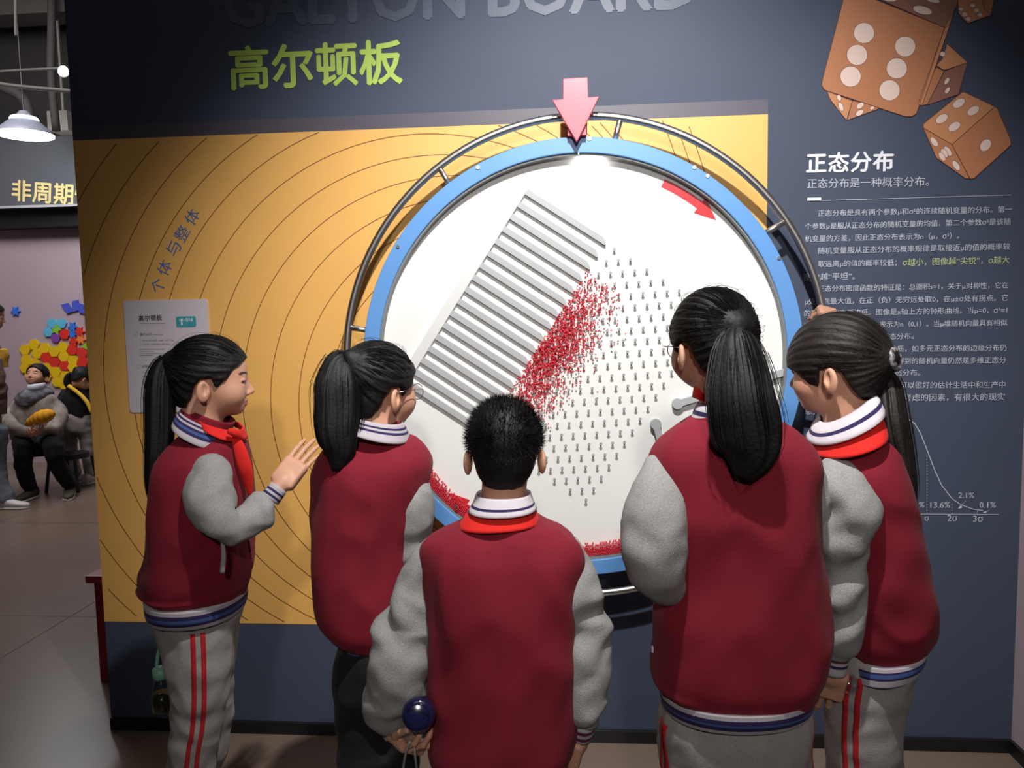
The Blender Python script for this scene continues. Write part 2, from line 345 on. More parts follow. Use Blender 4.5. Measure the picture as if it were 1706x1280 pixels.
# instruction sheet on the yellow field
M_SHEET = mat('sheet_white', (205, 196, 204), 0.35); M_INK = mat('sheet_ink', (60, 56, 62), 0.6); M_INKP = mat('sheet_faint_ink', (140, 134, 142), 0.6); M_TEAL = mat('sheet_teal', (62, 148, 160), 0.5)
s0, s1, s2, s3 = [at(x, y, -0.006) for x, y in ((204, 500.5), (341, 499), (359, 686), (217.5, 688))]
sx0, sx1, sz0, sz1 = (s0[0] + s3[0]) / 2, (s1[0] + s2[0]) / 2, (s2[2] + s3[2]) / 2, (s0[2] + s1[2]) / 2
def rrect(x0, z0, x1, z1, r, n=5):
    out = []
    for cx, cz, a in ((x1 - r, z1 - r, 0), (x0 + r, z1 - r, 90), (x0 + r, z0 + r, 180), (x1 - r, z0 + r, 270)):
        out += [(cx + r * math.cos(math.radians(a + 90 * i / n)), cz + r * math.sin(math.radians(a + 90 * i / n))) for i in range(n + 1)]
    return out
sheet = thing('instruction_sheet', 'white rounded instruction sheet with teal badge mounted on the yellow field', 'sign', ((sx0 + sx1) / 2, -0.002, sz0))
obj('board', *prism(rrect(sx0, sz0, sx1, sz1, 0.010), -0.006, -0.0015), M_SHEET, sheet)
lettering('高尔顿板', (231, 531), (270, 529), M_INK, sheet, y=-0.0065, bold=.02)
b0, b1 = at(294, 545.5, -.0066), at(326, 527, -.0066)
obj('badge', *prism(rrect(b0[0], b0[2], b1[0], b1[2], 0.006), -0.0068, -0.006), M_TEAL, sheet)
lettering('016', (309.5, 533), (321, 532.5), M_WHITE, sheet, y=-.0072, bold=.02)
obj('badge_icon', *join([prism([(p[0], p[2]) for p in [at(x, y, -.0072) for x, y in q]], -.0074, -.0069) for q in ([(301, 531), (304.5, 531), (304.5, 536), (301, 536)], [(301, 537), (304.5, 537), (304, 542), (302, 542)], [(298.5, 532), (300, 533), (299.5, 536)], [(306, 533), (307.5, 532), (306.5, 536)])]), M_WHITE, sheet)
lettering('操作认识', (233, 557.5), (252, 557), M_INK, sheet, y=-.0065, bold=.01)
lettering('科学原理', (236.5, 611), (257, 610.5), M_INK, sheet, y=-.0065, bold=.01)
for i, (x0, x1, y) in enumerate(((234, 290, 567.5), (234, 285, 574), )): lettering(('1. 顺时针转动圆盘，观察小球的下落。', '2. 小球落入各槽后停止转动圆盘。')[i], (x0, y), (x1, y - .5), M_INKP, sheet, y=-.0065)
for (x0, x1, y) in ((233, 275, 534 + 5), (254, 272, 558), (233, 275, 582), (233, 256, 585.5), (233, 275, 589), (233, 254, 592.5), (237, 300, 621), (237, 300, 627), (238, 300, 633), (238, 300, 639), (238, 300, 645), (239, 300, 651), (240, 300, 657), (240, 290, 663)):
    polyline([(x0, y), (x1, y)], 0.0018, M_INKP, 'small_print', parent=sheet, y=-0.0065)
for (x, y) in ((227, 556), (231, 611)): polyline(ell_px(x, y, 3, 3.4, 0, 12) + [(x + 3, y)], 0.0008, M_INKP, 'small_icon', parent=sheet, y=-0.0065)

lettering('非周期性', (20, 317), (158, 327), M_CREAM, fa, y=4.888, bold=0.02, label='cream Chinese lettering on the fascia')

# ------------------------------------------------------------------ the wheel
M_RING = mat('blue_ring_paint', (96, 148, 208), 0.4, noise=0.02, scale=8)
M_BOARD = mat('white_board', (238, 238, 234), 0.5, noise=0.015, scale=3)
M_FIN = mat('grey_comb', (178, 179, 181), 0.5); M_STEEL = mat('polished_steel', (205, 202, 198), 0.34, metal=1.0)
M_RED = mat('red_acrylic', (228, 84, 100), 0.35); M_REDP = mat('red_print', (200, 42, 50), 0.45); M_BEAD = mat('red_bead', (214, 40, 60), 0.4)
M_PEG = mat('grey_peg', (165, 166, 168), 0.4); M_SCREW = mat('steel_screw', (215, 215, 220), 0.3, metal=1.0)
M_HUB = mat('dark_backing', (34, 36, 42), 0.5); M_COVER = clear_mat('clear_acrylic_cover', (255, 255, 255), 0.015)
WX, WZ = 0.0145, 1.3515; YB = -0.088; YC = -0.116
wheel = thing('galton_wheel', 'big round white bead board in a blue rim with steel handrail', 'exhibit', (WX, -0.0, WZ - 0.79))
obj('mount', *join([arc_band(WX, WZ, 0.0, 0.30, 0, 2 * PI, -0.06, -0.0025, 48), arc_band(WX, WZ, 0.30, 0.66, 0, 2 * PI, -0.076, -0.058, 64)]), M_HUB, wheel)
o = obj('board', *prism(disc(WX, WZ, 0.675, 0, 128)[0] and [(p[0], p[2]) for p in disc(WX, WZ, 0.675, 0, 128)[0]], YB, -0.076), M_BOARD, wheel)
rim = obj('rim', *arc_band(WX, WZ, 0.656, 0.706, 0, 2 * PI, -0.130, -0.068, 160), M_RING, wheel, smooth=False); bevel_obj(rim, 0.003)
obj('rim_liner', *arc_band(WX, WZ, 0.650, 0.6562, 0, 2 * PI, -0.122, YB, 160), mat('grey_gasket', (120, 124, 126), 0.5), wheel)
# pointed notch of the rim under the pointer, joint line, screws
for (x, y, r) in ((982, 231, .006), (796, 279, .006), (663, 411, .006), (1157, 279, .006), (1179, 293, .006), (1298, 430, .006), (760, 845, .006), (640, 700, .006)):
    p = at(x, y, -0.132)
    obj('rim_screw', *join([cyl((p[0], -0.1335, p[2]), (p[0], -0.129, p[2]), r, 14), cyl((p[0], -0.1345, p[2]), (p[0], -0.133, p[2]), r * .35, 8)]), M_SCREW, wheel)
# steel tube and spokes
aa = np.arange(128) / 128 * 2 * PI
TX, TZ, TR = 0.0216, 1.351, 0.7775
obj('handrail', *tube(np.stack([TX + TR * np.cos(aa), np.full(128, -0.100), TZ + TR * np.sin(aa)], 1), 0.0125, 14, closed=True), M_STEEL, wheel, smooth=True)
for d in (33.8, 80.2, 125.5, 171, 216, 261, 306, 351):
    c, s = math.cos(math.radians(d)), math.sin(math.radians(d))
    obj('spoke', *cyl((WX + .70 * c, -.100, WZ + .70 * s), (TX + .772 * c, -.100, TZ + .772 * s), 0.0095, 14), M_STEEL, wheel, smooth=True)
# comb of fins
H1 = np.array([-0.1523, 1.8889]); U = np.array([0.8333, -0.5529]); Vv = np.array([-0.5529, -0.8333]); PT = 0.04588
def cp(u, v): return tuple(H1 + U * u + Vv * v)
comb = obj('comb_spine', *prism([cp(-.034, -.020), cp(0, -.020), cp(0, 16 * PT + .001), cp(-.034, 16 * PT + .001)], YB - .014, YB), mat('white_spine', (222, 222, 220), 0.45), wheel); bevel_obj(comb, 0.002)
for k in range(17):
    v0 = k * PT
    pts = [cp(0, v0 - .019), cp(.285, v0 - .019), cp(.300, v0 - .011), cp(.306, v0 - .004), cp(.303, v0), cp(0, v0)]
    f_ = obj('fin', *prism(pts, YB - .014, YB), M_FIN, wheel)
# pegs
PG = np.array([0.1315, 1.7074])
pegm = None
for j2 in range(0, 33):
    for i2 in range(0, 13):
        if (i2 + j2) % 2 or (j2 % 2 and i2 % 2 == 0): continue
        if j2 % 2 == 0 and i2 % 2: continue
        p = PG + U * (i2 * .0308) + Vv * (j2 * PT / 2)
        if pegm is None:
            v, f = join([cyl((0, YB, 0), (0, YC + .014, 0), .0026, 8), cyl((0, YC + .014, 0), (0, YC + .012, 0), .0050, 12)])
            o = obj('peg', v, f, M_PEG, wheel); pegm = o.data; o.location = Vector(np.array([p[0], 0, p[1]]) - np.array(wheel.location))
            o.data.transform(Matrix.Translation(wheel.location))
        else:
            o = bpy.data.objects.new('peg', pegm); C.objects.link(o); o.parent = wheel; o.location = Vector(np.array([p[0], 0, p[1]]) - np.array(wheel.location))
# funnel bars
def bar(a, b, w, yb, yf):
    a, b = np.array(a), np.array(b); d = (b - a) / np.linalg.norm(b - a); n = np.array([-d[1], d[0]]); pts = []
    for t in range(9): an = PI / 2 + PI * t / 8; pts.append(tuple(a + w * (math.cos(an) * d + math.sin(an) * n)))
    pts += [tuple(b - n * w), tuple(b + n * w)]
    return prism(pts, yf, yb)
p1, p1e = at(1128, 672, YB), at(1330, 612, YB); p2, p2e = at(1092, 706, YB), at(1150, 925, YB)
for a, b in ((p1, p1e), (p2, p2e)): obj('guide_bar', *bar((a[0], a[2]), (b[0], b[2]), .0105, YB, YB - .020), M_FIN, wheel)
for a in (p1, p2): obj('guide_cap', *cyl((a[0], YB - .0205, a[2]), (a[0], YB, a[2]), .0175, 20), M_FIN, wheel, smooth=False)
# curved direction arrows printed on the board
def arrow(rot):
    pts = []
    R_ = 0.6185; a_t, a_h, a_s = 66.2, 45.8, 51.5
    q = at(1103, 305, YB); w0 = math.hypot(q[0] - WX, q[2] - WZ); 
    def P(r, d): d = math.radians(d + rot); return (WX + r * math.cos(d), WZ + r * math.sin(d))
    n = 8
    for i in range(n + 1): pts.append(P(AR + .0135, A0 + (A1 - A0) * i / n))
    pts += [P(AR + .030, A1), P(AR - .002, A2), P(AR - .030, A1)]
    for i in range(n, -1, -1): pts.append(P(AR - .0135, A0 + (A1 - A0) * i / n))
    v, f = prism(pts, YB - .0012, YB + .0002)
    return obj('direction_arrow', v, f, M_REDP, wheel)
qa, qb, qc = at(1103, 308, YB), at(1168, 339, YB), at(1196, 364, YB)
A0, A1, A2 = [math.degrees(math.atan2(q[2] - WZ, q[0] - WX)) for q in (qa, qb, qc)]; AR = (math.hypot(qa[0] - WX, qa[2] - WZ) + math.hypot(qc[0] - WX, qc[2] - WZ)) / 2
arrow(0); arrow(180)
obj('latch_pin', *cyl(at(963, 249, -.124), at(964, 258, -.124), .005, 10), M_SCREW, wheel)
cov = obj('cover', *prism([(p[0], p[2]) for p in disc(WX, WZ, 0.655, 0, 96)[0]], YC - .003, YC), M_COVER, wheel)
cov['label'] = 'clear acrylic front cover'
# beads: a band lying in the rim and a swarm between the pegs
ico = bmesh.new(); bmesh.ops.create_icosphere(ico, subdivisions=1, radius=0.0030); 
bv = np.array([v.co[:] for v in ico.verts]); bf = np.array([[v.index for v in f.verts] for f in ico.faces]); ico.free()
def bead_mass(name, pts, m, label, parent=None, cat=None):
    pts = np.asarray(pts); V = (pts[:, None, :] + bv[None]).reshape(-1, 3); F = (bf[None] + (np.arange(len(pts)) * len(bv))[:, None, None]).reshape(-1, 3)
    o = obj(name, V, F, m, parent, smooth=True); o['kind'] = 'stuff'; o['label'] = label
    if cat: o['category'] = cat
    return o
# packed rows instead of random where seen
band = []
for row in range(8):
    r = 0.6465 - row * 0.0056; n = int(r * math.radians(128) / 0.0062)
    for i in range(n):
        d = 206 + 128 * (i + .5 * (row % 2)) / n; e = min((d - 206), (334 - d))
        if row * 1.1 > e + RNG.uniform(0, 1.5): continue
        if row >= 6 and RNG.random() < .35: continue
        t = math.radians(d)
        for yy in (YC + .0045, YC + .0045 + .0064):
            band.append((WX + (r + RNG.normal(0, .0006)) * math.cos(t), yy + RNG.normal(0, .0006), WZ + (r + RNG.normal(0, .0006)) * math.sin(t)))
bead_mass('bead_bed', band, M_BEAD, 'band of red beads lying along the bottom of the wheel rim', cat='beads')
swarm = []
while len(swarm) < 2300:
    u = RNG.uniform(.300, .545); v = RNG.uniform(0.10, .80)
    wgt = math.exp(-((u - .345) / .075) ** 2) * math.exp(-((v - .36) / .20) ** 2) * 1.15
    if .335 < u < .41 and .5 < v < .75: wgt += .22
    if RNG.random() > wgt: continue
    x, z = cp(u, v); swarm.append((x, RNG.uniform(YC + .004, YB - .004) if YB > YC else 0, z))
first = None
for k, p in enumerate(swarm[:300]):
    if first is None:
        o = obj('bead', np.array(p) + bv, bf, M_BEAD, None, smooth=True, loc=p); first = o
    else:
        o = first.copy(); C.objects.link(o); o.location = Vector(p)
    tag(o, 'tiny red bead tumbling between the pegs of the round board', 'bead', 'red beads tumbling between the pegs')
bead_mass('bead_swarm', swarm[300:], M_BEAD, 'dense swarm of tiny red beads falling between the pegs', cat='beads')

# red pointer arrow in front of the rim
q = [at(x, y, -0.175) for x, y in ((938, 131), (979, 128.5), (980, 162), (998.5, 160.5), (961, 236.5), (920, 166.5), (938, 165))]
ptr = thing('pointer_arrow', 'red downward arrow fixed above the wheel pointing at its rim', 'sign', (q[4][0], -0.16, q[4][2]))
o = obj('arrow_plate', *prism([(p[0], p[2]) for p in q], -0.175, -0.157), M_RED, ptr); bevel_obj(o, 0.0015, 1)
x0, x1 = at(944, 215, -.1)[0], at(978, 215, -.1)[0]
obj('bracket', *boxv((x0 + .004, -0.157, at(960, 232, -.1)[2]), (x1 - .004, -0.134, at(960, 190, -.1)[2])), M_RED, ptr)
obj('bracket', *boxv((x0, -0.134, at(960, 225, -.1)[2] + .012), (x1, -0.0025, at(960, 190, -.1)[2] + .03)), M_RED, ptr)
# ------------------------------------------------------------------ organic shapes: distance fields meshed by surface nets
def smin(a, b, k): h = np.clip(0.5 + 0.5 * (b - a) / k, 0, 1); return b + (a - b) * h - k * h * (1 - h)
def smax(a, b, k): return -smin(-a, -b, k)
def s_ell(P, c, r):
    q = P - np.array(c, np.float32); r = np.array(r, np.float32); k0 = np.linalg.norm(q / r, axis=1); k1 = np.linalg.norm(q / (r * r), axis=1) + 1e-9
    return k0 * (k0 - 1) / k1
def s_cone(P, a, b, ra, rb):
    a = np.array(a, np.float32); b = np.array(b, np.float32); d = b - a; t = np.clip(((P - a) @ d) / (d @ d + 1e-12), 0, 1)
    return np.linalg.norm(P - a - t[:, None] * d, axis=1) - (ra + (rb - ra) * t)
def nets(f, lo, hi, h):
    """naive surface nets: f(P)->distance; returns verts, quads"""
    lo = np.array(lo, float); n = np.ceil((np.array(hi) - lo) / h).astype(int) + 1
    ax = [(lo[i] + np.arange(n[i]) * h).astype(np.float32) for i in range(3)]
    G = np.stack(np.meshgrid(*ax, indexing='ij'), -1).reshape(-1, 3)
    D = f(G).reshape(n); S = D < 0
    cnt = np.zeros(n - 1, np.int32)
    for dx in (0, 1):
        for dy in (0, 1):
            for dz in (0, 1): cnt += S[dx:n[0] - 1 + dx, dy:n[1] - 1 + dy, dz:n[2] - 1 + dz]
    act = (cnt > 0) & (cnt < 8); idx = -np.ones(n - 1, np.int64); ijk = np.argwhere(act); idx[act] = np.arange(len(ijk))
    acc = np.zeros((len(ijk), 3)); num = np.zeros(len(ijk))
    for a in range(3):
        o1, o2 = [(1, 2), (0, 2), (0, 1)][a]
        for u in (0, 1):
            for v in (0, 1):
                s = ijk.copy(); s[:, o1] += u; s[:, o2] += v; e = s.copy(); e[:, a] += 1
                d0 = D[s[:, 0], s[:, 1], s[:, 2]]; d1 = D[e[:, 0], e[:, 1], e[:, 2]]; m = (d0 < 0) != (d1 < 0)
                t = np.where(m, d0 / (d0 - d1 + 1e-20), 0); p = s.astype(float); p[:, a] += t; acc[m] += p[m]; num[m] += 1
    V = lo + h * acc / num[:, None]
    F = []
    for a in range(3):
        b, c = (a + 1) % 3, (a + 2) % 3
        sl0 = [slice(None)] * 3; sl1 = [slice(None)] * 3; sl0[a] = slice(0, n[a] - 1); sl1[a] = slice(1, n[a])
        A, B = S[tuple(sl0)], S[tuple(sl1)]; E_ = np.argwhere(A != B)
        E_ = E_[(E_[:, b] > 0) & (E_[:, c] > 0) & (E_[:, b] < n[b] - 1) & (E_[:, c] < n[c] - 1)]
        if len(E_) == 0: continue
        inside = A[tuple(E_.T)]
        def g(db, dc): q = E_.copy(); q[:, b] -= db; q[:, c] -= dc; return idx[tuple(q.T)]
        q = np.stack([g(1, 1), g(0, 1), g(0, 0), g(1, 0)], 1); q[~inside] = q[~inside][:, ::-1]; F.append(q)
    return V, np.concatenate(F)
def relax(V, F, it=1, lam=0.5):
    n = len(V); E_ = np.concatenate([F[:, [0, 1]], F[:, [1, 2]], F[:, [2, 3]], F[:, [3, 0]]]); 
    for _ in range(it):
        s = np.zeros((n, 3)); c = np.zeros(n); np.add.at(s, E_[:, 0], V[E_[:, 1]]); np.add.at(c, E_[:, 0], 1); np.add.at(s, E_[:, 1], V[E_[:, 0]]); np.add.at(c, E_[:, 1], 1)
        V = V + lam * (s / c[:, None] - V)
    return V
def fbm(P, sc, seed=0):
    """cheap smooth pseudo noise in about [-1,1]"""
    r = np.random.default_rng(seed); out = np.zeros(len(P)); amp = 1; tot = 0
    for o in range(3):
        for _ in range(3):
            k = r.normal(size=3); k /= np.linalg.norm(k); q = P @ k * sc * (1.9 ** o) * 2 * PI
            k2 = r.normal(size=3); out += amp * np.sin(q + r.uniform(0, 6) + 1.3 * np.sin(P @ k2 * sc * 2.2 + r.uniform(0, 6))); tot += amp
        amp *= .5
    return out / tot * 1.8

# ---- materials of the people
def fabric(name, rgb, **k): 
    k.setdefault('bump', .35); k.setdefault('bscale', 500); k.setdefault('sheen', .03); k.setdefault('noise', .06); k.setdefault('scale', 6)
    return mat(name, rgb, k.pop('rough', .85), spec=.25, **k)
F_RED = fabric('crimson_jacket_cloth', (122, 23, 40)); F_GREY = fabric('heather_grey_cloth', (146, 144, 142), noise=.22, scale=420, bump=.5)
F_PANT = fabric('heather_grey_trousers', (146, 140, 136), noise=.16, scale=420, bump=.5); F_BLK = fabric('black_cloth', (26, 25, 27))
F_RIBW = fabric('pale_rib_knit', (172, 164, 170), bscale=700); F_NAVY = fabric('navy_stripe', (44, 34, 76)); F_BLUE = fabric('blue_stripe', (62, 84, 136))
F_PURP = fabric('plum_stripe', (92, 32, 62)); F_WHT = fabric('white_collar_cloth', (198, 190, 196)); F_SCARF = fabric('scarlet_neckerchief', (214, 38, 32), noise=.03, bump=.1)
F_STRIPE = fabric('red_stripe_cloth', (176, 30, 40))
SKIN = mat('skin', (196, 146, 120), .5, noise=.05, scale=14, bump=.08, bscale=500, spec=.4); SKIN.node_tree.nodes['Principled BSDF'].inputs['Subsurface Weight'].default_value = .08
SKIN.node_tree.nodes['Principled BSDF'].inputs['Subsurface Radius'].default_value = (.01, .004, .002)
LIP = mat('lips', (176, 112, 98), .45); BROW = mat('eyebrow', (52, 40, 36), .8); EYEW = mat('eye_white', (226, 220, 214), .2); EYED = mat('eye_iris', (26, 18, 14), .15)
HAIR = mat('black_hair', (15, 14, 14), .6, noise=.3, scale=40, bump=.5, bscale=160, spec=.3); HAIRB = mat('dark_brown_hair', (28, 22, 20), .6, noise=.3, scale=40, bump=.5, bscale=160, spec=.3)
M_GLASSF = mat('thin_metal_frame', (150, 140, 130), .3, metal=1.0); M_TIE = mat('pale_hair_tie', (206, 190, 196), .7); M_LENS = clear_mat('clear_lens', (250, 250, 250), .06)
M_SHOE = mat('white_shoe', (214, 210, 204), .5); M_SOLE = mat('shoe_sole', (225, 222, 216), .6)

class Head:
    """local frame: origin at eye level in the middle of the head, +y where the face looks, +x its right, +z up"""
    def __init__(s, pos, yaw=0, pitch=0, roll=0, sc=1.0):
        s.pos = np.array(pos, float); s.sc = sc
        s.R = np.array((Matrix.Rotation(-math.radians(yaw), 3, 'Z') @ Matrix.Rotation(math.radians(-pitch), 3, 'X') @ Matrix.Rotation(math.radians(roll), 3, 'Y')))
    def w(s, P): return (np.atleast_2d(np.asarray(P, float)) * s.sc) @ s.R.T + s.pos
    def w1(s, p): return s.w(p)[0]
    def l(s, p): return ((np.asarray(p, float) - s.pos) @ s.R) / s.sc
def head_f(neck_end, full=True):
    def f(P):
        d = s_ell(P, (0, -.002, .028), (.073, .092, .082))
        d = smin(d, s_ell(P, (0, .030, -.022), (.058, .057, .058)), .03)
        d = smin(d, s_ell(P, (0, .034, -.055), (.044, .043, .029)), .025)
        d = smin(d, s_ell(P, (0, .066, -.067), (.017, .015, .015)), .02)
        A = P.copy(); A[:, 0] = np.abs(A[:, 0])
        d = smin(d, s_ell(A, (.036, .052, -.028), (.026, .026, .026)), .025)
        d = smax(d, -s_ell(A, (.031, .101, .001), (.018, .016, .012)), .012)
        d = smin(d, s_cone(A, (0, .084, .004), (0, .1005, -.023), .0065, .0088), .010)
        d = smin(d, s_ell(A, (.0105, .091, -.0285), (.0075, .0085, .0065)), .006)
        if full:
            d = smin(d, s_ell(A, (.030, .0775, .0072), (.0165, .0095, .0042)), .004)
            d = smin(d, s_ell(A, (.030, .0765, -.0075), (.0150, .0085, .0034)), .004)
        d = smin(d, s_ell(P, (0, .0855, -.0478), (.0190, .0080, .0046)), .006)
        d = smin(d, s_ell(P, (0, .0840, -.0565), (.0165, .0080, .0052)), .006)
        d = smax(d, -s_ell(A, (.008, .0955, -.0522), (.0165, .0085, .0012)), .0015)
        B = A.copy(); B[:, 0] -= .30 * np.clip(-(A[:, 1] + .002), -.01, .03); e = s_ell(B, (.0755, -.014, -.020), (.0080, .0165, .0275)); e = smax(e, -s_ell(B, (.0880, -.0105, -.014), (.0130, .0105, .0180)), .002); e = smin(e, s_cone(B, (.079, -.0165, -.004), (.079, -.0170, -.028), .0022, .0030), .003)
        e = smin(e, s_ell(A, (.0765, -.002, -.0235), (.0045, .0035, .0060)), .004)
        d = smin(d, e, .005)
        d = smin(d, s_cone(P, (0, -.022, -.045), neck_end, .047, .049), .022)
        return d
    return f
def build_head(H, parent_verts, neck_w, h=.0027, full=True):
    """returns verts (world), faces, material index (0 skin, 1 lips, 2 brow)"""
    ne = H.l(neck_w); lo = np.minimum([-.095, -.105, -.10], ne - .055); hi = np.maximum([.095, .118, .118], ne + .055)
    V, F = nets(head_f(ne, full), lo, hi, h); V = relax(V, F, 1, .35)
    c = V[F].mean(1); mi = np.zeros(len(F), int); ax_ = np.abs(c[:, 0])
    z = c[:, 2]; y = c[:, 1]
    mi[(s_ell(c.astype(np.float32), (0, .088, -.0522), (.0225, .013, .0105)) < 0)] = 1
    bz = .0225 + .003 * np.sin((ax_ - .014) / .034 * PI)
    mi[(ax_ > .013) & (ax_ < .048) & (np.abs(z - bz) < .0030) & (y > .05)] = 2
    return H.w(V), F, mi
def pick_hull(hl_pts):
    ys = np.array([p[0] for p in hl_pts][::-1]); zs = np.array([p[1] for p in hl_pts][::-1]); return lambda y: np.interp(y, ys, zs)
HL_PULLED = [(.12, .070), (.088, .064), (.075, .050), (.055, .034), (.040, .014), (.026, -.004), (.014, -.010), (.005, .010), (-.012, .014), (-.032, .002), (-.042, -.030), (-.055, -.062), (-.12, -.075)]
HL_BANGS = [(.12, .012), (.085, .012), (.066, .006), (.050, -.010), (.036, -.040), (.022, -.045), (.010, .004), (-.012, .012), (-.032, .000), (-.042, -.030), (-.055, -.062), (-.12, -.075)]
HL_BOY = [(.12, .075), (.085, .070), (.07, .045), (.05, .015), (.022, .002), (.010, -.014), (.004, .008), (-.020, .012), (-.036, -.005), (-.045, -.035), (-.06, -.070), (-.12, -.078)]
def build_hair(H, hl, tie=None, thick=.010, h=.0034, groove=.0011, nape=0.0, seed=1, bun=.030):
    g = pick_hull(hl); tie_ = np.array(tie, np.float32) if tie is not None else None
    def f(P):
        t = thick + .002 * np.sin(P[:, 0] * 40)
        d = s_ell(P, (0, -.004, .028), (.073 + thick, .091 + thick, .082 + thick))
        d = smin(d, s_ell(P, (0, -.045, -.030), (.056, .045, .050)), .03)
        d = smin(d, s_ell(P, (0, .040, .020), (.062 + thick * .5, .052 + thick * .4, .050 + thick)), .02)
        if tie_ is not None:
            d = smin(d, s_cone(P, tie_ * .72, tie_, bun + .010, .016), .035)
            q = P - tie_; ang = np.arctan2(q[:, 0], q[:, 2] + .0001) ; rr = np.linalg.norm(q, axis=1)
            d = d + groove * (np.sin(ang * 31 + 2 * np.sin(rr * 25)) + .6 * np.sin(ang * 57 + 2)) * np.clip(rr / .05, 0, 1)
        else: d = d + groove * fbm(P, 25, seed)
        d = d + .0015 * fbm(P, 9, seed + 3)
        cut = (g(P[:, 1]) - P[:, 2] + .0025 * np.sin(P[:, 1] * 260 + P[:, 0] * 180)) * .75
        return smax(d, cut, .006)
    tl = tie_ if tie_ is not None else np.zeros(3)
    lo = np.minimum([-.10, -.115, -.095], tl - .03); hi = np.maximum([.10, .120, .135], tl + .03)
    V, F = nets(f, lo, hi, h); V = relax(V, F, 1, .25)
    return H.w(V), F
def strands(curves, r, seg=3):
    parts = [tube(c, np.linspace(r, r * .35, len(c)), seg, cap=False) for c in curves]
    return join(parts)
def spline(pts, n):
    """Catmull-Rom through pts (any dimension)"""
    P = np.asarray(pts, float); P = np.vstack([2 * P[0] - P[1], P, 2 * P[-1] - P[-2]]); m = len(P) - 3; out = []
    for t in np.linspace(0, m - 1e-9, n):
        i = int(t); u = t - i; a, b, c, d = P[i:i + 4]
        out.append(.5 * ((2 * b) + (c - a) * u + (2 * a - 5 * b + 4 * c - d) * u * u + (3 * b - a - 3 * c + d) * u ** 3))
    return np.array(out)
def ponytail(pts, n=46, seg=56, seed=3, groove=.05, flat=.75, tip=.25):
    """pts: (x,y,z,radius) world, from the tie to the tip"""
    Q = spline(pts, n); P = Q[:, :3]; R_ = np.maximum(Q[:, 3], .002); T, U_, W_ = frames(P); r = np.random.default_rng(seed)
    a = np.arange(seg) / seg * 2 * PI; k = [(int(q), r.uniform(0, 6), r.uniform(-2.5, 2.5)) for q in (7, 11, 17, 23, 9)]
    s = np.linspace(0, 1, n); V = []
    toc = CAM - P; toc -= (toc * T).sum(1)[:, None] * T; toc /= np.linalg.norm(toc, axis=1)[:, None]; side = np.cross(T, toc)
    for i in range(n):
        g = sum(np.sin(q * a + ph + tw * s[i] * 2) for q, ph, tw in k) / 5
        rr = R_[i] * (1 + groove * 2.2 * g) 
        for j in range(seg): V.append(P[i] + rr[j] * (math.cos(a[j]) * side[i] + flat * math.sin(a[j]) * toc[i]))
    F = [(i * seg + j, i * seg + (j + 1) % seg, (i + 1) * seg + (j + 1) % seg, (i + 1) * seg + j) for i in range(n - 1) for j in range(seg)]
    F.append(tuple(range(seg - 1, -1, -1))); F.append(tuple((n - 1) * seg + j for j in range(seg)))
    st = []
    for _ in range(130):
        an = r.uniform(0, 2 * PI); k0 = r.uniform(0, .35); k1 = min(1.0, k0 + r.uniform(.35, .75)); wob = r.normal(0, .25); out = r.uniform(.93, 1.10) if r.random() < .85 else r.uniform(1.05, 1.3)
        c = []
        for t in np.linspace(k0, k1, 9):
            x = t * (n - 1); i = min(int(x), n - 2); u = x - i; p = P[i] * (1 - u) + P[i + 1] * u; rad = (R_[i] * (1 - u) + R_[i + 1] * u) * out
            c.append(p + rad * (math.cos(an + wob * t) * side[i] + flat * math.sin(an + wob * t) * toc[i]))
        if k1 > .93: 
            d = c[-1] - c[-2]; c.append(c[-1] + d * r.uniform(.3, 1.3)); 
        st.append(np.array(c))
    return (V, F), strands(st, .0010)
def flyaways(H, tie, n=46, seed=5, hl=None, dense=420):
    """strands combed over the skull to the tie, and a few loose ones"""
    r = np.random.default_rng(seed); g = pick_hull(hl or HL_PULLED); R0 = np.array([.083, .101, .092]); c0 = np.array([0, -.004, .028]); tl = np.array(tie) - c0; tl = tl / np.linalg.norm(tl / R0)
    A = []; B = []
    while len(A) < dense or len(B) < n:
        d = r.normal(size=3); d /= np.linalg.norm(d); p = c0 + d * R0
        if p[2] < g(p[1]) + .002: continue
        loose = len(A) >= dense; t0 = r.uniform(0, .25); t1 = r.uniform(.75, 1) if not loose else r.uniform(.3, .9); c = []
        if d @ (tl / R0) > .93: continue
        lift = r.uniform(.0, .003) if not loose else r.uniform(.004, .013); bend = r.normal() * .05
        for t in np.linspace(t0, t1, 9):
            q = (1 - t) * d + t * tl / R0; q /= np.linalg.norm(q); q = q + bend * math.sin(PI * t) * np.array([0, 0, 1]); q /= np.linalg.norm(q)
            c.append(c0 + q * (R0 + lift * (math.sin(PI * (t - t0) / (t1 - t0)) if not loose else math.sin(PI * .8 * (t - t0) / (t1 - t0)))))
        if any(q_[2] < g(q_[1]) + .002 for q_ in c): continue
        (B if loose else A).append(H.w(np.array(c)))
    return join([strands(A, .0008), strands(B, .0005)])

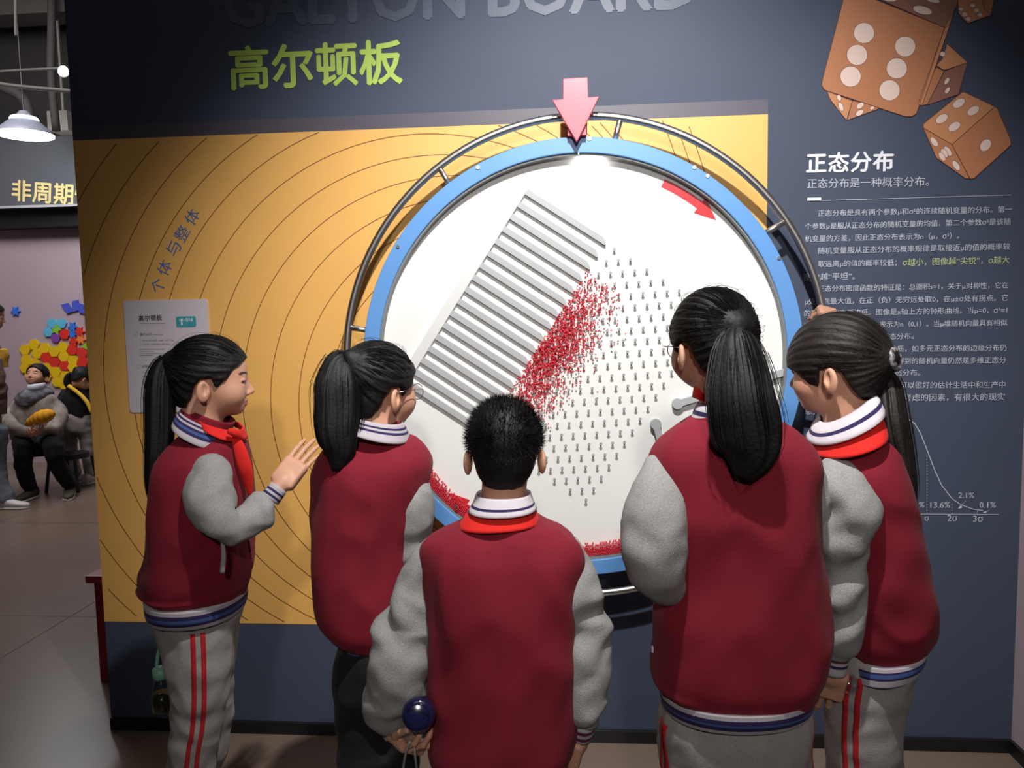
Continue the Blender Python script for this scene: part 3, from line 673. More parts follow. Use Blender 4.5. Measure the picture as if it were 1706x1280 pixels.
def hand(wrist, direc, palm_n, thumb_side=1, curl=(20, 25, 20), size=1.0, spread=4, thumb=(30, 20), h=.0023, arm_back=.018):
    """hand mesh. direc: wrist to knuckles; palm_n: direction the palm faces; thumb_side +1/-1 along cross(direc, palm_n)"""
    d = np.array(direc, float); d /= np.linalg.norm(d); n = np.array(palm_n, float); n -= d * (n @ d); n /= np.linalg.norm(n); x = np.cross(d, n) * thumb_side
    prims = []
    # local coords: X toward thumb, Y to knuckles, Z out of the palm (palm side +)
    names = [(.030, .040, .022, .017, .0078), (.0105, .045, .026, .019, .0082), (-.0095, .042, .024, .018, .0078), (-.028, .033, .018, .016, .0068)]
    base_y = (.078, .082, .078, .070); base_x = (.027, .009, -.009, -.026)
    ch = []
    for k in range(4):
        a = math.radians(spread * (1.5 - k)); c1, c2, c3 = [math.radians(v) for v in curl]; p = np.array([base_x[k], base_y[k], 0.0]); ang = 0; L = names[k][1:4]; r0 = names[k][4]
        ch.append([(np.array([base_x[k] * .6, .035, 0]), p, .0105, r0 + .0015)])
        for Lk, ck in zip(L, (c1, c2, c3)):
            ang += ck; q = p + Lk * np.array([math.sin(a) * math.cos(ang), math.cos(a) * math.cos(ang), math.sin(ang)]); r1 = r0 * .90; ch[-1].append((p, q, r0, r1)); p = q; r0 = r1
    t1, t2 = [math.radians(v) for v in thumb]
    p0 = np.array([.020, .022, .004]); p1 = p0 + .040 * np.array([math.sin(t1), math.cos(t1), .25]); p2 = p1 + .028 * np.array([math.sin(t1 * .6), math.cos(t1 * .6), .25 + math.sin(t2)]) / 1.05; p3 = p2 + .022 * np.array([math.sin(t1 * .3), math.cos(t1 * .3), .2 + math.sin(t2)]) / 1.05
    ch.append([(p0, p1, .0130, .0100), (p1, p2, .0098, .0088), (p2, p3, .0088, .0072)])
    S_ = size
    def f(P):
        P = P / S_
        b = np.array([.0265, .030, .0045], np.float32); q = np.abs(P - np.array([.0, .046, .0], np.float32)) - b
        d_ = np.linalg.norm(np.maximum(q, 0), axis=1) + np.minimum(q.max(1), 0) - .0095
        d_ = smin(d_, s_cone(P, (0, -arm_back, 0), (0, .018, 0), .021, .0215), .018)
        for c in ch:
            e = None
            for a_, b_, ra, rb in c: 
                s = s_cone(P, a_, b_, ra, rb); e = s if e is None else smin(e, s, .003)
            d_ = smin(d_, e, .0045)
        return d_ * S_
    al = np.array([s[1] for c in ch for s in c] + [[0, -arm_back, 0], [.04, .03, .0], [-.04, .03, 0]]) * S_
    V, F = nets(f, al.min(0) - .024 * S_, al.max(0) + .024 * S_, h); V = relax(V, F, 1, .3)
    # local -> world, keep orientation consistent
    B = np.stack([x, d, n], 1); V2 = V @ B.T + np.array(wrist)
    if np.linalg.det(B) < 0: F = F[:, ::-1]
    return V2, F

def loft(rings, seg=48, n=40, cap=(True, True), wr=0, wsc=7, seed=0, sq=2.2, fwd=None, folds=()):
    """rings: list of (center xyz, half width vector xyz, half depth vector xyz) top to bottom, splined; wr wrinkle amplitude"""
    A = np.array([np.concatenate(r) for r in rings]); A = spline(A, n); a = np.arange(seg) / seg * 2 * PI
    ca, sa = np.cos(a), np.sin(a); ca = np.sign(ca) * np.abs(ca) ** (2 / sq); sa = np.sign(sa) * np.abs(sa) ** (2 / sq)
    V = A[:, None, 0:3] + ca[None, :, None] * A[:, None, 3:6] + sa[None, :, None] * A[:, None, 6:9]
    Nn = V - A[:, None, 0:3]; Nn /= np.linalg.norm(Nn, axis=2)[:, :, None] + 1e-9
    V = V.reshape(-1, 3); Nn = Nn.reshape(-1, 3)
    if wr:
        q = V.copy(); q[:, 2] *= .40
        w_ = fbm(q, wsc, seed); w2 = 1 - np.abs(fbm(V * np.array([1, 1, .8]), wsc * .8, seed + 9)) * 1.8
        V = V + Nn * (wr * (.55 * w_ + .55 * np.clip(w2, -1, 1)))[:, None]
    for (s0, wd, amp, ph, k) in folds:
        s = np.repeat(np.linspace(0, 1, n), seg); aa = np.tile(a, n)
        V = V + Nn * (amp * np.exp(-((s - s0 - .04 * np.sin(aa + ph)) / wd) ** 2) * (.6 + .4 * np.cos(aa * k + ph)))[:, None]
    F = [(i * seg + j, (i + 1) * seg + j, (i + 1) * seg + (j + 1) % seg, i * seg + (j + 1) % seg) for i in range(n - 1) for j in range(seg)]
    if cap[0]: F.append(tuple(range(seg)))
    if cap[1]: F.append(tuple((n - 1) * seg + j for j in range(seg - 1, -1, -1)))
    return V, F
def rows(R_, tilt=0.0, yaw=0.0):
    """R_: (py, xl, xr, ydepth, half depth[, tilt m]) pixel rows of a silhouette turned into loft rings"""
    out = []; f = np.array([math.sin(math.radians(yaw)), math.cos(math.radians(yaw)), 0]); 
    for r in R_:
        py, xl, xr, y, hd = r[:5]; t = r[5] if len(r) > 5 else tilt
        L_, R2 = at(xl, py, y), at(xr, py, y); c = (L_ + R2) / 2; hw = (R2 - L_) / 2
        out.append((c, hw, np.array([0, hd, t * hd])))
    return out
def sleeve_mesh(pts, seg=40, n=60, wr=.004, seed=1, wsc=7, flat=1.0, bunch=()):
    """pts: (px, py, ydepth, radius px) along the arm"""
    W = [np.append(at(p[0], p[1], p[2]), p[3] * mpp(p[2], p[0], p[1])) for p in pts]; Q = spline(W, n); P = Q[:, :3]; R_ = Q[:, 3]; T, U_, W_ = frames(P)
    a = np.arange(seg) / seg * 2 * PI; V = P[:, None] + R_[:, None, None] * (np.cos(a)[None, :, None] * U_[:, None] + np.sin(a)[None, :, None] * W_[:, None] * flat)
    Nn = (V - P[:, None]) / (R_[:, None, None] + 1e-9); V = V.reshape(-1, 3); Nn = Nn.reshape(-1, 3)
    s = np.repeat(np.linspace(0, 1, n), seg); aa = np.tile(a, n)
    w_ = 1 - np.abs(fbm(V, wsc, seed)) * 1.5 
    # cross folds running round the arm
    cr = np.sin(s * 24 + 1.6 * np.sin(aa + seed) + 2.2 * fbm(V, 3.5, seed + 5)) * np.clip(fbm(V, 5, seed + 2) + .15, 0, 1)
    V = V + Nn * (wr * (.55 * w_ + 1.3 * cr) * np.clip(s * 5, .1, 1))[:, None]
    for (s0, wd, amp) in bunch: V = V + Nn * (amp * np.exp(-((s - s0 - .02 * np.sin(aa * 2)) / wd) ** 2))[:, None]
    F = [(i * seg + j, i * seg + (j + 1) % seg, (i + 1) * seg + (j + 1) % seg, (i + 1) * seg + j) for i in range(n - 1) for j in range(seg)]
    F.append(tuple(range(seg - 1, -1, -1))); F.append(tuple((n - 1) * seg + j for j in range(seg)))
    return V, F, P
def cuff_mesh(a, b, ra, rb, seg=28, ribs=True, flat=1.0, bands=(0, 0, 1, 0, 1, 0, 0)):
    """striped knitted band from a to b; returns verts, faces, material index"""
    n = len(bands) + 1; P = np.array([np.array(a) + (np.array(b) - np.array(a)) * t for t in np.linspace(0, 1, n)])
    v, f = tube(P, np.linspace(ra, rb, n), seg); mi = [bands[i // seg] for i in range((n - 1) * seg)] + [0, 0]; return v, f, mi
def band_loft(rings, bands, seg=64, per=2, cap=(True, True), sq=2.2):
    n = len(bands) * per + 1; V, F = loft(rings, seg, n, cap=cap, sq=sq); mi = [bands[min(len(bands) - 1, (i // seg) // per)] for i in range((n - 1) * seg)] + [0] * sum(cap); return V, F, mi
def collar_ring(c, rx, ry, h0, flare, tilt_f, bands, dirf, seg=56, thick=.004, open_front=0.0, lean=0.0):
    """turned-up knitted collar: ring round the neck; dirf = facing direction (unit xy); tilt_f drops the front by that height"""
    fx = np.array([dirf[0], dirf[1], 0]); sx = np.array([dirf[1], -dirf[0], 0]); n = len(bands) + 1; V = []; mi = []
    for k in range(n):
        t = k / (n - 1)
        for j in range(seg):
            a = j / seg * 2 * PI; ca, sa = math.cos(a), math.sin(a)   # sa>0 front
            rr = 1 + flare * t
            z = h0 * (1 - t) - tilt_f * (sa * .5 + .5) + lean * ca
            V.append(np.array(c) + sx * rx * rr * ca + fx * ry * rr * sa + np.array([0, 0, z]))
    F = [(i * seg + j, (i + 1) * seg + j, (i + 1) * seg + (j + 1) % seg, i * seg + (j + 1) % seg) for i in range(n - 1) for j in range(seg)]
    mi = [bands[i // seg] for i in range((n - 1) * seg)]
    return V, F, mi
def solid(o, t, off=0): md = o.modifiers.new('thickness', 'SOLIDIFY'); md.thickness = t; md.offset = off; return o
def shoe(cx, cy, yaw, parent, m=None, L_=.22, name='shoe'):
    f = np.array([math.sin(math.radians(yaw)), math.cos(math.radians(yaw)), 0]); s = np.array([f[1], -f[0], 0]); c = np.array([cx, cy, 0])
    pts = [(-.075, .034, .088, .0), (-.07, .036, .088, 0), (-.03, .038, .088, 0), (.02, .040, .066, 0), (.07, .043, .050, 0), (.115, .040, .042, 0), (.140, .026, .032, 0), (.148, .008, .020, 0)]
    rings = [(c + f * (a * L_ / .22) + np.array([0, 0, .012 + hh / 2]), s * w_, np.array([0, 0, hh / 2])) for a, w_, hh, _ in pts]
    V, F = loft(rings, 24, 22, sq=2.6); o = obj(name, V, F, m or M_SHOE, parent, smooth=True)
    rings = [(c + f * (a * L_ / .22) + np.array([0, 0, .009]), s * (w_ + .003), np.array([0, 0, .0085])) for a, w_, hh, _ in pts]
    V, F = loft(rings, 24, 22, sq=4); obj('sole', V, F, M_SOLE, o, smooth=False); return o
def merge(meshes):
    V = []; F = []; M_ = []; k = 0
    for m_ in meshes:
        v, f = m_[0], m_[1]; mi = m_[2] if len(m_) > 2 else [0] * len(f)
        V.append(np.asarray(v, float)); F += [tuple(int(i) + k for i in q) for q in f]; M_ += list(mi); k += len(v)
    return np.vstack(V), F, M_

def trousers_mesh(hip_rings, legs, h=.0062, wr=.004, seed=1, az=()):
    """hips and both legs grown together as one surface; returns (V, F) and the side stripes laid on it"""
    A = np.array([np.concatenate(r) for r in hip_rings]); A = A[np.argsort(A[:, 2])]; hz = A[:, 2]
    L_ = [spline([p for p in lg], 9) for lg in legs]
    def f(P):
        z = P[:, 2]; g = lambda k: np.interp(z, hz, A[:, k]); a = np.sqrt(g(3) ** 2 + g(4) ** 2 + 1e-8); b = g(7)
        q = np.sqrt(((P[:, 0] - g(0)) / a) ** 2 + ((P[:, 1] - g(1)) / b) ** 2); d = (q - 1) * np.minimum(a, b)
        d = smax(d, np.maximum(z - hz[-1], hz[0] - z), .03)
        for Q in L_:
            e = None
            for i in range(len(Q) - 1):
                s = s_cone(P, Q[i, :3], Q[i + 1, :3], Q[i, 3], Q[i + 1, 3]); e = s if e is None else smin(e, s, .01)
            e = smax(e, Q[-1, 2] - .02 - z, .004); d = smin(d, e, .028)
        q2 = P * np.array([1, 1, .7], np.float32)
        return d - wr * (1 - np.abs(fbm(q2, 6.5, seed)) * 1.7 + .8 * np.sin(z * 52 + 16 * P[:, 0] + 2 * fbm(P, 3, seed + 2)) * np.clip(fbm(P, 4, seed + 1), 0, 1))
    al = np.vstack([np.vstack([Q[:, :3] - Q[:, 3:4], Q[:, :3] + Q[:, 3:4]]) for Q in L_] + [A[:, :3] - A[:, 3:6] - A[:, 6:9], A[:, :3] + A[:, 3:6] + A[:, 6:9]])
    V, F = nets(f, al.min(0) - .015, al.max(0) + .015, h); V = relax(V, F, 1, .4)
    stripes = []
    for (k, deg) in az:
        Q = spline(L_[k], 60); off = [(-.017, -.006), (.006, .017)]
        zt = min(hz[-1] - .03, Q[0, 2] + .10); Zs = np.linspace(zt, Q[-1, 2] - .01, 60); o_ = np.argsort(Q[:, 2]); cx = np.interp(Zs, Q[o_, 2], Q[o_, 0]); cy = np.interp(Zs, Q[o_, 2], Q[o_, 1])
        for (s0, s1) in off:
            pts = []
            for sh in (s0, s1):
                dr = np.array([math.cos(math.radians(deg)), math.sin(math.radians(deg)), 0]); sd = np.array([-dr[1], dr[0], 0]); B = np.stack([cx, cy, Zs], 1) + sd * sh
                lo = np.zeros(60); hi = np.full(60, .20)
                for _ in range(16):
                    m_ = (lo + hi) / 2; v = f((B + dr * m_[:, None]).astype(np.float32)); lo = np.where(v < 0, m_, lo); hi = np.where(v < 0, hi, m_)
                pts.append(B + dr * (hi[:, None] + .0012))
            P_ = np.concatenate(pts); stripes.append((P_.tolist(), [(i, i + 1, 61 + i, 60 + i) for i in range(59)]))
    return V, F, stripes
# ------------------------------------------------------------------ people
def pring(xl, yl, xr, yr, y, hd, tz=0.0, dy=0.0):
    L_, R2 = at(xl, yl, y), at(xr, yr, y + dy); return ((L_ + R2) / 2, (R2 - L_) / 2, np.array([0, hd, tz]))
def wpt(p):
    if p[0] == 'w': return np.array(p[1:5], float)
    return np.append(at(p[0], p[1], p[2]), p[3] * mpp(p[2], p[0], p[1]))
def leg_mesh(pts, az, seg=90, n=46, wr=.004, seed=1, stripe=True, hem=.0):
    """trouser leg; az: azimuth in degrees (0=+x, -90=towards the viewer) of the side stripes"""
    Q = spline([wpt(p) for p in pts], n); P = Q[:, :3]; R_ = Q[:, 3]; a = np.arange(seg) / seg * 2 * PI
    V = P[:, None] + R_[:, None, None] * np.stack([np.cos(a), np.sin(a), np.zeros(seg)], 1)[None]
    Nn = (V - P[:, None]) / R_[:, None, None]; V = V.reshape(-1, 3); Nn = Nn.reshape(-1, 3); q = V * np.array([1, 1, .6])
    V = V + Nn * (wr * (1 - np.abs(fbm(q, 8, seed)) * 1.6 + .7 * np.sin(V[:, 2] * 60 + 3 * Nn[:, 0] + seed) * np.clip(fbm(V, 4, seed + 1), 0, 1)))[:, None]
    F = [(i * seg + j, (i + 1) * seg + j, (i + 1) * seg + (j + 1) % seg, i * seg + (j + 1) % seg) for i in range(n - 1) for j in range(seg)]
    mi = np.zeros(len(F), int); j0 = int(round((az % 360) / 360 * seg))
    if stripe:
        for i in range(n - 1):
            for o in (-3, -2, 1, 2): mi[i * seg + (j0 + o) % seg] = 1
    F += [tuple(range(seg)), tuple((n - 1) * seg + j for j in range(seg - 1, -1, -1))]
    return V, F, list(mi) + [0, 0]
def glasses(H, parent, r=.021):
    parts = []
    for s in (-1, 1):
        a = np.arange(28) / 28 * 2 * PI
        parts.append(tube([H.w1((s * .031 + r * math.cos(t), .101 - .10 * abs(s * .031 + r * math.cos(t)) ** 1.0 * .25, -.002 + r * .92 * math.sin(t))) for t in a], .0009, 6, closed=True))
        parts.append(tube([H.w1(p) for p in ((s * .052, .097, .004), (s * .074, .075, .006), (s * .080, .03, .004), (s * .081, -.008, .0))], .0009, 6))
    parts.append(tube([H.w1(p) for p in ((-.011, .100, .004), (0, .103, .006), (.011, .100, .004))], .0008, 6))
    g = obj('glasses', *join(parts), M_GLASSF, parent, smooth=True)
    lens = []
    for s in (-1, 1):
        v = [H.w1((s * .031 + r * math.cos(t), .1002 - .1 * abs(s * .031 + r * math.cos(t)) * .25, -.002 + r * .92 * math.sin(t))) for t in np.arange(20) / 20 * 2 * PI]; lens.append((v, [tuple(range(20))]))
    obj('lens', *join(lens), M_LENS, g); return g
def eyes(H, parent, gaze=(0, 1, 0)):
    V = []; F = []; mi = []
    for s in (-1, 1):
        bm = bmesh.new(); bmesh.ops.create_uvsphere(bm, u_segments=20, v_segments=14, radius=.0125)
        v = np.array([q.co[:] for q in bm.verts]); f = [tuple(x.index for x in g_.verts) for g_ in bm.faces]; bm.free()
        c = np.array((s * .030, .0712, .0003)); g0 = np.array([s * .10, 1, -.1]); g0 /= np.linalg.norm(g0)
        k = len(V); V += H.w(v + c).tolist(); 
        for q in f:
            n_ = v[list(q)].mean(0); n_ /= np.linalg.norm(n_); mi.append(1 if n_ @ g0 > .87 else 0); F.append(tuple(i + k for i in q))
    obj('eyes', V, F, [EYEW, EYED], parent, smooth=True, midx=mi)
    lash = []
    for s in (-1, 1): lash.append(tube([H.w1((s * x, y, z)) for x, y, z in ((.0165, .0838, .0028), (.024, .0868, .0052), (.032, .0868, .0055), (.041, .0815, .0035), (.046, .0760, .0010))], .0009, 5))
    obj('eyelashes', *join(lash), HAIR, parent)

RIB = [F_RIBW, F_NAVY, F_BLUE, F_PURP, F_RED, F_WHT, F_SCARF]
def child(sp):
    H = Head(at(*sp['head'][:3]), *sp['head'][3:7]); base = at(sp['base'][0], sp['base'][1], sp['base'][2]); base[2] = 0
    root = thing('person', sp['label'], 'person', base, 'schoolchildren around the wheel')
    y0 = sp['base'][2]
    # body: head, neck, trunk, arms and hands in one mesh
    neck = at(*sp['neck']); ms = [build_head(H, None, neck, full=True)]
    jr = rows(sp['jacket']); core = [(c, a * .62, b * .62) for c, a, b in jr[1:]]
    if sp.get('armcore', True):
        ms.append(loft(core, 20, 16))
        for sl in sp['sleeves']:
            W_ = [wpt(p) for p in sl['pts']]; q = spline(W_, 16); ms.append(tube(q[:, :3], np.minimum(q[:, 3] * .5, .030), 12))
    for hd in sp['hands']:
        wr_ = hd['wrist'] if isinstance(hd['wrist'][0], str) is False else hd['wrist']; wv = at(*wr_); kn = at(*hd['knuckle'])
        v, f = hand(wv, kn - wv, hd['palm'], hd.get('side', 1), hd.get('curl', (20, 25, 20)), hd.get('size', .85), hd.get('spread', 4), hd.get('thumb', (30, 20)))
        ms.append((v, f.tolist()))
    V, F, mi = merge(ms); obj('body', V, F, [sp.get('skin', SKIN), LIP, BROW], root, smooth=True, midx=mi)
    eyes(H, root)
    # hair
    hm = sp.get('hairmat', HAIR); v, f = build_hair(H, sp['hl'], sp.get('tie'), thick=sp.get('thick', .010), groove=sp.get('groove', .0011), bun=sp.get('bun', .03)); hair = obj('hair', v, f, hm, root, smooth=True)
    if sp.get('tail'):
        T_ = np.array([wpt(p) for p in sp['tail']]); (v, f), (v2, f2) = ponytail(T_, seed=sp.get('seed', 3), flat=sp.get('flat', .7)); pt = obj('ponytail', v, f, hm, root, smooth=True); obj('loose_strands', v2, f2, hm, pt)
        tw = H.w1(sp['tie']); d = T_[1][:3] - T_[0][:3]; d /= np.linalg.norm(d); o_ = np.cross(d, [0.3, .9, .1]); o_ /= np.linalg.norm(o_); p_ = np.cross(d, o_)
        a = np.arange(20) / 20 * 2 * PI; out = (tw - H.pos); out /= np.linalg.norm(out); x_ = np.cross(out, [0, 0, 1.]); x_ /= np.linalg.norm(x_); z_ = np.cross(x_, out)
        tr = sp.get('tier', .016); c_ = tw + out * sp.get('tieo', .0)
        obj('hair_tie', *tube([c_ + tr * (math.cos(t) * x_ + math.sin(t) * z_) + out * .0015 * math.sin(7 * t) for t in a], .0062, 8, closed=True), sp.get('tiemat', M_TIE), root, smooth=True)
        v, f = flyaways(H, sp['tie'], 46, sp.get('seed', 3), sp['hl']); obj('stray_hairs', v, f, hm, hair)
    # jacket
    v, f = loft(jr, 80, 70, wr=sp.get('jwr', .0095), wsc=5, seed=sp.get('seed', 3), folds=sp.get('folds', ())); jk = obj('jacket', v, f, F_RED, root, smooth=True)
    if sp.get('hem'):
        v, f, mi = band_loft([pring(*r) for r in sp['hem']], sp.get('hembands', (0, 0, 1, 1, 2, 2, 1, 1, 0, 0, 0))); h_ = obj('hem_band', v, f, RIB, jk, smooth=True, midx=mi)
    for sl in sp['sleeves']:
        v, f, P = sleeve_mesh(sl['pts'], seed=sl.get('seed', 1), wr=sl.get('wr', .0045) * 1.5, flat=sl.get('flat', 1.0), bunch=sl.get('bunch', ())); so_ = obj('sleeve', v, f, F_GREY, root, smooth=True)
        if sl.get('cuff'):
            (a, b, ra, rb) = sl['cuff']; a, b = at(*a), at(*b); v, f, mi = cuff_mesh(a, b, ra, rb, bands=sl.get('bands', (0, 1, 0, 1, 0, 0))); obj('cuff', v, f, RIB, so_, smooth=True, midx=mi)
    for nm, rg, bands, m_ in sp.get('collars', ()):
        v, f, mi = band_loft([pring(*r) for r in rg], bands, per=1 if len(bands) > 6 else 2, cap=(False, False)); c_ = obj(nm, v, f, m_, root, smooth=True, midx=mi); solid(c_, .004)
    for nm, pts, flat, m_ in sp.get('drapes', ()):
        Q = spline([wpt(p) for p in pts], 20); v, f = tube(Q[:, :3], Q[:, 3], 16); v = np.array(v); ctr = np.repeat(Q[:, :3], 16, 0); v = ctr + (v - ctr) * np.array([1, flat, 1]); obj(nm, v, f, m_, root, smooth=True)
    # trousers and shoes
    tm = [F_PANT, F_STRIPE] if not sp.get('black') else [F_BLK, F_BLK]
    v, f, st = trousers_mesh(rows(sp['hips']), [np.array([wpt(p) for p in lg['pts']]) for lg in sp['legs']], seed=sp.get('seed', 1), az=[] if sp.get('black') else [(k, lg['az']) for k, lg in enumerate(sp['legs']) if 'az' in lg])
    tr_ = obj('trousers', v, f, tm[0], root, smooth=True)
    for v, f in st: solid(obj('side_stripe', v, f, F_STRIPE, tr_, smooth=True), .0012)
    for lg in sp['legs']:
        e = wpt(lg['pts'][-1]); yw = sp.get('foot', 0); shoe(e[0] + .03 * math.sin(math.radians(yw)), e[1] + .03 * math.cos(math.radians(yw)), yw, root)
    if sp.get('glasses'): glasses(H, root)
    return root, H

def wp(px, py, y, z, r):
    """world leg point: below pixel px,py at depth y, height z"""
    q = at(px, py, y); return ('w', q[0], y, z, r)

# 1 girl at the left, profile, right hand raised
A1p, A1H = child(dict(label='girl in profile at the far left, long low ponytail, hand raised toward the board', base=(325, 1000, -.76), seed=11,
    head=(350, 636, -.76, 66, 3, 0, .975), neck=(338, 712, -.77), hl=HL_PULLED, tie=(0, -.098, .052), tiemat=M_TIE, tier=.011, bun=.022,
    tail=[(284, 598, -.80, 8), (272, 612, -.81, 15), (267, 645, -.82, 21), (266, 700, -.83, 21), (263, 760, -.84, 19), (257, 810, -.84, 13), (262, 862, -.84, 4)], flat=.55,
    jacket=[(716, 312, 378, -.765, .050), (726, 300, 394, -.765, .072), (742, 287, 403, -.765, .110), (775, 276, 407, -.765, .150), (840, 268, 411, -.765, .150), (905, 263, 411, -.765, .145), (945, 250, 411, -.765, .145), (968, 248, 408, -.765, .140), (986, 254, 404, -.765, .128), (996, 262, 399, -.765, .115)],
    folds=[(.80, .025, .008, 3.0, 1), (.88, .02, -.006, 3.0, 1)],
    hem=[(256, 986, 402, 990, -.765, .140, 0), (258, 1004, 402, 1007, -.765, .138, 0), (261, 1017, 399, 1020, -.765, .128, 0)],
    sleeves=[dict(pts=[(352, 768, -.84, 20), (351, 790, -.87, 33), (350, 830, -.90, 38), (366, 868, -.92, 33), (392, 876, -.90, 27), (420, 862, -.87, 26), (444, 838, -.845, 21), (455, 824, -.835, 14)], seed=4, wr=.006, bunch=[(.80, .05, .004)],
             cuff=((449, 832, -.84), (465, 812, -.825), .0250, .0225)),
             dict(pts=[(330, 780, -.62, 20), (325, 830, -.60, 30), (322, 880, -.60, 27), (328, 940, -.60, 20), (330, 985, -.62, 14)], seed=6)],
    hands=[dict(wrist=(465, 811, -.825), knuckle=(494, 773, -.785), palm=(.25, 1, .15), side=1, curl=(8, 10, 8), size=.90, spread=3, thumb=(8, 35))],
    collars=[('striped_collar', [(306, 681, 376, 716, -.775, .055, .0), (301, 690, 380, 730, -.78, .070, 0), (297, 703, 382, 748, -.785, .088, 0)], (0, 1, 0, 1, 2, 1, 0, 0), RIB),
             ('inner_collar', [(312, 670, 388, 704, -.765, .050, 0), (303, 688, 380, 724, -.765, .056, 0)], (4, 4, 4), RIB),
             ('neckerchief', [(336, 694, 400, 716, -.775, .056, 0), (345, 704, 405, 734, -.775, .070, 0)], (6, 6, 6), RIB)],
    drapes=[('neckerchief_tail', [(388, 722, -.81, 6), (398, 745, -.82, 10), (407, 775, -.82, 12), (413, 800, -.81, 9), (417, 826, -.80, 3)], .35, F_SCARF),
            ('neckerchief_knot', [(380, 718, -.84, 4), (392, 722, -.83, 7), (405, 731, -.81, 4)], .7, F_SCARF),
            ('drawstring', [(414, 900, -.80, 1.6), (416, 915, -.80, 1.8), (418, 932, -.80, 1.8)], 1, F_RED),
            ('pocket_trim', [(370, 902, -.915, 2.5), (372.5, 925, -.915, 4), (370, 955, -.91, 4)], .5, F_GREY)],
    hips=[(1010, 262, 398, -.765, .105), (1040, 264, 394, -.765, .108), (1064, 277, 388, -.765, .108), (1100, 288, 383, -.765, .098), (1135, 300, 374, -.765, .075)],
    legs=[dict(pts=[(331, 1062, -.80, 44), (332, 1120, -.81, 45), (331, 1180, -.81, 40), (322, 1235, -.81, 37), (316, 1300, -.81, 34), wp(314, 1400, -.81, .25, .052), wp(312, 1400, -.81, .10, .056)], az=-64, seed=3),
          dict(pts=[(342, 1064, -.72, 42), (346, 1120, -.71, 38), (345, 1200, -.70, 38), (330, 1280, -.70, 35), wp(328, 1400, -.70, .25, .052), wp(326, 1400, -.70, .10, .054)], az=90, seed=5)], foot=64))

# 2 girl with glasses, seen from behind, black trousers
A2p, A2H = child(dict(label='girl with glasses and wavy ponytail, black trousers, standing beside the blue rim', base=(605, 1000, -.86), seed=21, glasses=True,
    head=(630, 651, -.86, 36, 4, 0, .965), neck=(628, 722, -.88), hl=HL_PULLED, tie=(0, -.092, .078), tier=.014, bun=.024,
    tail=[(579, 592, -.92, 9), (566, 606, -.94, 23), (562, 640, -.96, 35), (562, 680, -.97, 36), (561, 718, -.98, 33), (566, 748, -.98, 26), (562, 784, -.98, 9)], flat=.5,
    jacket=[(722, 592, 664, -.87, .050), (731, 572, 688, -.87, .072), (748, 546, 706, -.87, .098), (780, 529, 716, -.87, .118), (840, 525, 704, -.87, .122), (900, 526, 690, -.87, .122), (960, 528, 688, -.87, .125), (1010, 534, 690, -.87, .125), (1040, 550, 690, -.87, .120), (1062, 580, 688, -.87, .10)],
    hem=[(572, 1050, 684, 1056, -.87, .098, 0), (574, 1074, 680, 1078, -.87, .098, 0)],
    sleeves=[dict(pts=[(700, 780, -.87, 14), (688, 806, -.88, 34), (681, 850, -.89, 40), (682, 900, -.88, 35), (684, 950, -.84, 31), (694, 985, -.76, 27), (706, 975, -.66, 22)], seed=8, wr=.005),
             dict(pts=[(560, 790, -.80, 24), (556, 850, -.76, 30), (562, 905, -.70, 26), (585, 930, -.60, 20)], seed=9)],
    hands=[], 
    collars=[('striped_collar', [(590, 690, 668, 706, -.88, .058, .0), (583, 698, 676, 720, -.88, .072, .0), (577, 709, 681, 736, -.885, .090, .0)], (0, 0, 1, 0, 1, 0, 0, 0), RIB),
             ('inner_collar', [(600, 686, 662, 700, -.87, .049, .01), (590, 700, 668, 716, -.87, .052, .01)], (4, 4, 4), RIB)],
    hips=[(1045, 572, 684, -.87, .095), (1090, 568, 690, -.87, .105), (1140, 567, 688, -.87, .10), (1180, 570, 684, -.87, .085)],
    legs=[dict(pts=[(601, 1110, -.89, 42), (602, 1180, -.89, 40), (603, 1270, -.89, 37), wp(603, 1300, -.89, .45, .052), wp(603, 1300, -.89, .25, .050), wp(603, 1300, -.89, .10, .052)], stripe=False),
          dict(pts=[(655, 1110, -.85, 42), (658, 1180, -.85, 40), (660, 1270, -.85, 37), wp(660, 1300, -.85, .45, .052), wp(660, 1300, -.85, .25, .050), wp(660, 1300, -.85, .10, .052)], stripe=False)], black=True, foot=20))

